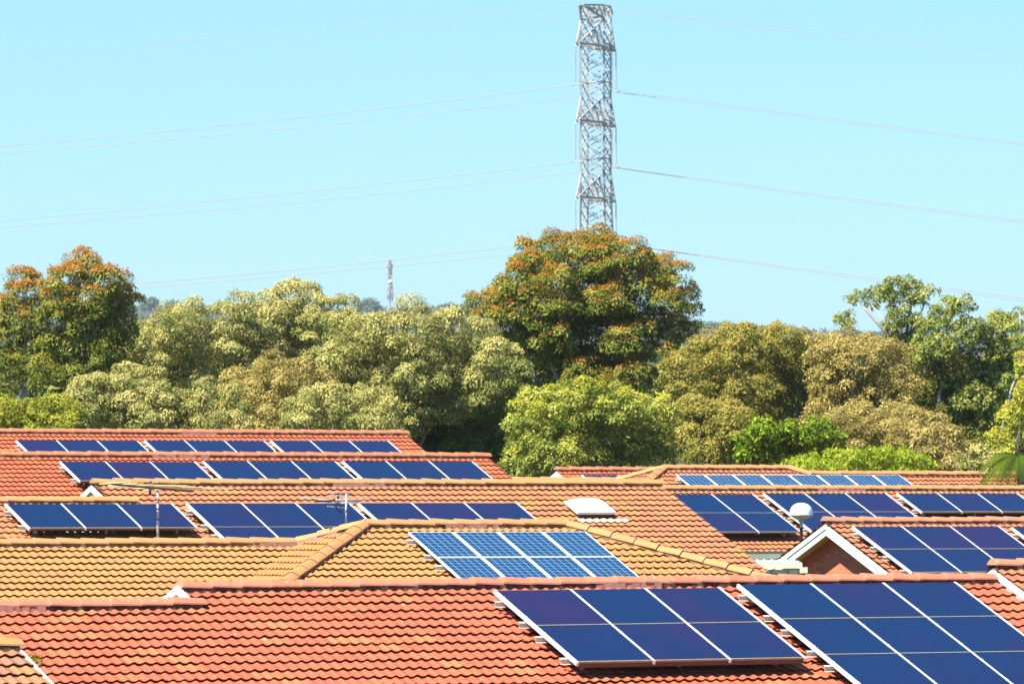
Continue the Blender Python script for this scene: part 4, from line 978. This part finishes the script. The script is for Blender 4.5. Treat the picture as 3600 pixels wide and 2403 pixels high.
for ya in (108, 283, 457):
    zb = zt(ya); zu = zb + 2.3
    for s in (-1, 1):
        m = MB(); tip_ = tp(s*AL, 0, zb)
        for l in (-1, 1):
            lo_, up_ = tp(s*1.0, l*1.02, zb), tp(s*1.0, l*1.02, zu)
            tl_ = tp(s*AL, l*.12, zb)
            m.bar(lo_, tl_, .16); m.bar(up_, tl_, .10)
            for k in range(1, 5):
                f = k/5; g_ = (k-1)/5
                m.bar(lo_.lerp(tl_, f), up_.lerp(tl_, f), .08); m.bar(lo_.lerp(tl_, g_), up_.lerp(tl_, f), .08)
        for k in range(6):
            f = k/5.3; a = tp(s*1.0, -1.02, zb).lerp(tp(s*AL, -.12, zb), f); b = tp(s*1.0, 1.02, zb).lerp(tp(s*AL, .12, zb), f); m.bar(a, b, .13)
            if k < 5: m.bar(a, tp(s*1.0, 1.02, zb).lerp(tp(s*AL, .12, zb), (k+1)/5.3), .10)
        m.build('cross_arm', M['galv_steel'], py)
        for l in (-.18, .18):
            m = MB(); pr_ = []
            L_ = 3.45
            for k in range(22):
                zz = -.25 - k*(L_-.4)/22; pr_ += [(.03, zz), (.095, zz-.03), (.03, zz-.07)]
            m.lathe(tp(s*AL, l, zb), [(.03, 0)]+pr_+[(.03, -L_)], 8); m.build('insulator', M['glass_disc'], py)
        m = MB(); m.bar(tp(s*AL, -.5, zb-3.5), tp(s*AL, .5, zb-3.5), .16); m.build('yoke_plate', M['galv_steel'], py)
        att.append((ya, s, tp(s*AL, 0, zb-3.55)))
for s in (-1, 1):
    m = MB(); z1 = ztop; z0 = zt(46)
    for l in (-1, 1):
        t1 = tp(s*4.4, l*.15, z1-.2); m.bar(tp(s*.9, l*1.0, z1), t1, .13); m.bar(tp(s*1.0, l*1.02, z0), t1, .16)
        for k in range(1, 4):
            f = k/4; m.bar(tp(s*.9, l*1.0, z1).lerp(t1, f), tp(s*1.0, l*1.02, z0).lerp(t1, f), .08)
            m.bar(tp(s*.9, l*1.0, z1).lerp(t1, f), tp(s*1.0, l*1.02, z0).lerp(t1, f-.25), .08)
    for k in range(5):
        f = k/4; m.bar(tp(s*.9, -1, z1).lerp(tp(s*4.4, -.15, z1-.2), f), tp(s*.9, 1, z1).lerp(tp(s*4.4, .15, z1-.2), f), .09)
        m.bar(tp(s*1, -1.02, z0).lerp(tp(s*4.4, -.15, z1-.2), f), tp(s*1, 1.02, z0).lerp(tp(s*4.4, .15, z1-.2), f), .1)
    m.build('earth_wire_arm', M['galv_steel'], py); att.append((0, s, tp(s*4.4, 0, z1-.25)))

# conductors: (x,y) points in the 2349 px view on the left and right of the pylon
def cable(label, A, left, right, r=.027):
    t = None; m = MB(); pts = []
    def side_pts(tgt, n=36):
        x0 = (A.x); res = []
        # quadratic in picture space through attachment, mid, end -> real points along the line direction
        w = A-EYE; px = 1800 + FPX*w.x/w.y; 
        pya = (1750 - FPX*(w.z)/w.y)/1.53257; px = px/1.53257
        (xm, ym), (xe, ye) = tgt
        co = np.polyfit([px, xm, xe], [pya, ym, ye], 2)
        xe2 = xe + (xe-px)*.6
        for i in range(1, n+1):
            x = px + (xe2-px)*i/n; y = np.polyval(co, x)
            lat = (x-px)*1.53257/FPX*A.y; d = A.y - lat*(.31)*.95
            res.append(PD(x, y, d))
        return res
    pts = side_pts(left)[::-1] + [A] + side_pts(right)
    m.tube(pts, r, 5); o = m.build('power_cable', M['wire']); tag(o, label, 'power cable', 'cables strung from the pylon'); return o
aa = {(y, s): p for y, s, p in att}
cable('topmost earth wire strung off the near side of the pylon head', aa[(0, -1)], ((660, 72), (0, 138)), ((1900, 84), (2349, 140)), .018)
cable('thin earth wire strung off the far side of the pylon head', aa[(0, 1)], ((660, 96), (0, 163)), ((1900, 72), (2349, 122)), .018)
cable('upper cable on the near side, hung from the top cross arm', aa[(108, -1)], ((480, 291), (0, 336)), ((2080, 294), (2349, 328)))
cable('upper cable on the far side, just below the near upper cable', aa[(108, 1)], ((660, 295), (0, 352)), ((2080, 299), (2349, 333)), .026)
cable('middle cable on the near side, hung from the middle cross arm', aa[(283, -1)], ((480, 462), (0, 507)), ((2050, 468), (2349, 506)))
cable('middle cable on the far side, just below the near middle cable', aa[(283, 1)], ((660, 466), (0, 521)), ((2050, 473), (2349, 511)), .026)
cable('lowest cable on the near side, running behind the big gum', aa[(457, -1)], ((660, 620), (0, 672)), ((2140, 656), (2349, 684)))
cable('lowest cable on the far side, running in front of the thin far mast', aa[(457, 1)], ((660, 632), (0, 682)), ((2140, 662), (2349, 690)), .026)

# ------------------------------------------------------------------ far telecom mast
dm = 3900; s = dm*1.53257/FPX; mbse = PD(895, 745, dm)
tm = thing('telecom_mast', 'thin red and white telecom mast on the hazy far hill', 'mast', tuple(mbse))
def mp(x, y): return PD(x, y, dm)
for k, (ya, yb, mt) in enumerate(((760, 700, 'mast_white'), (700, 682, 'mast_white'), (682, 660, 'mast_red'), (660, 640, 'mast_white'), (640, 625, 'mast_red'), (625, 608, 'mast_white'), (608, 596, 'mast_red'))):
    m = MB(); w_ = 7-4*k/6; w2 = 7-4*(k+1)/6
    A0, A1, B0, B1 = mp(895-w_, ya), mp(895+w_, ya), mp(895-w2, yb), mp(895+w2, yb)
    back = Vector((0, w_*s, 0))
    m.bar(A0, B0, .55); m.bar(A1, B1, .55); m.bar((A0+A1)/2+back, (B0+B1)/2+back, .55)
    n = max(1, round((ya-yb)/12))
    for i in range(n):
        f0, f1 = i/n, (i+1)/n; m.bar(A0.lerp(B0, f0), A1.lerp(B1, f1), .35); m.bar(A1.lerp(B1, f0), A0.lerp(B0, f1), .35); m.bar(A0.lerp(B0, f1), A1.lerp(B1, f1), .3)
    m.build('mast_section', M[mt], tm)
m = MB(); m.bar(mp(895, 596), mp(895, 578), .25); m.build('whip_antenna', M['mast_white'], tm)
for (x, y, w_, h_, mt) in ((893, 612, 9, 9, 'mast_red'), (899, 610, 5, 8, 'dark_steel'), (888, 673, 7, 8, 'mast_white'), (900, 676, 8, 11, 'mast_red')):
    m = MB(); c = mp(x, y); m.cbox(c-Vector((0, 1, 0)), Vector((w_*s, 0, 0)), Vector((0, 1, 0)), Z*h_*s); m.build('panel_antenna', M[mt], tm)
m = MB(); m.lathe(mp(895, 648)-Vector((0, 1.6, 0)), [(.01, -.2), (5*s, -.1), (5.6*s, .4), (5*s, .5)], 16, ax=Vector((0, 1, 0))); m.build('dish', M['mast_white'], tm)
print('leaves', LEAFN[0])

# ------------------------------------------------------------------ haze
t = NT('haze_air'); t.n.remove(t.p); pv = t.new('ShaderNodeVolumePrincipled'); pv.inputs['Color'].default_value = (.80, .92, 1, 1); pv.inputs['Density'].default_value = .00006; pv.inputs['Anisotropy'].default_value = .3
t.con(pv.outputs[0], t.n['Material Output'].inputs['Volume'])
m = MB(); m.box((-4050, -450, -90), Vector((8100, 0, 0)), Vector((0, 7050, 0)), Z*262); tag(m.build('haze', M['haze_air']), 'thin pale haze fading the far hill and its mast', 'haze', None, 'stuff')
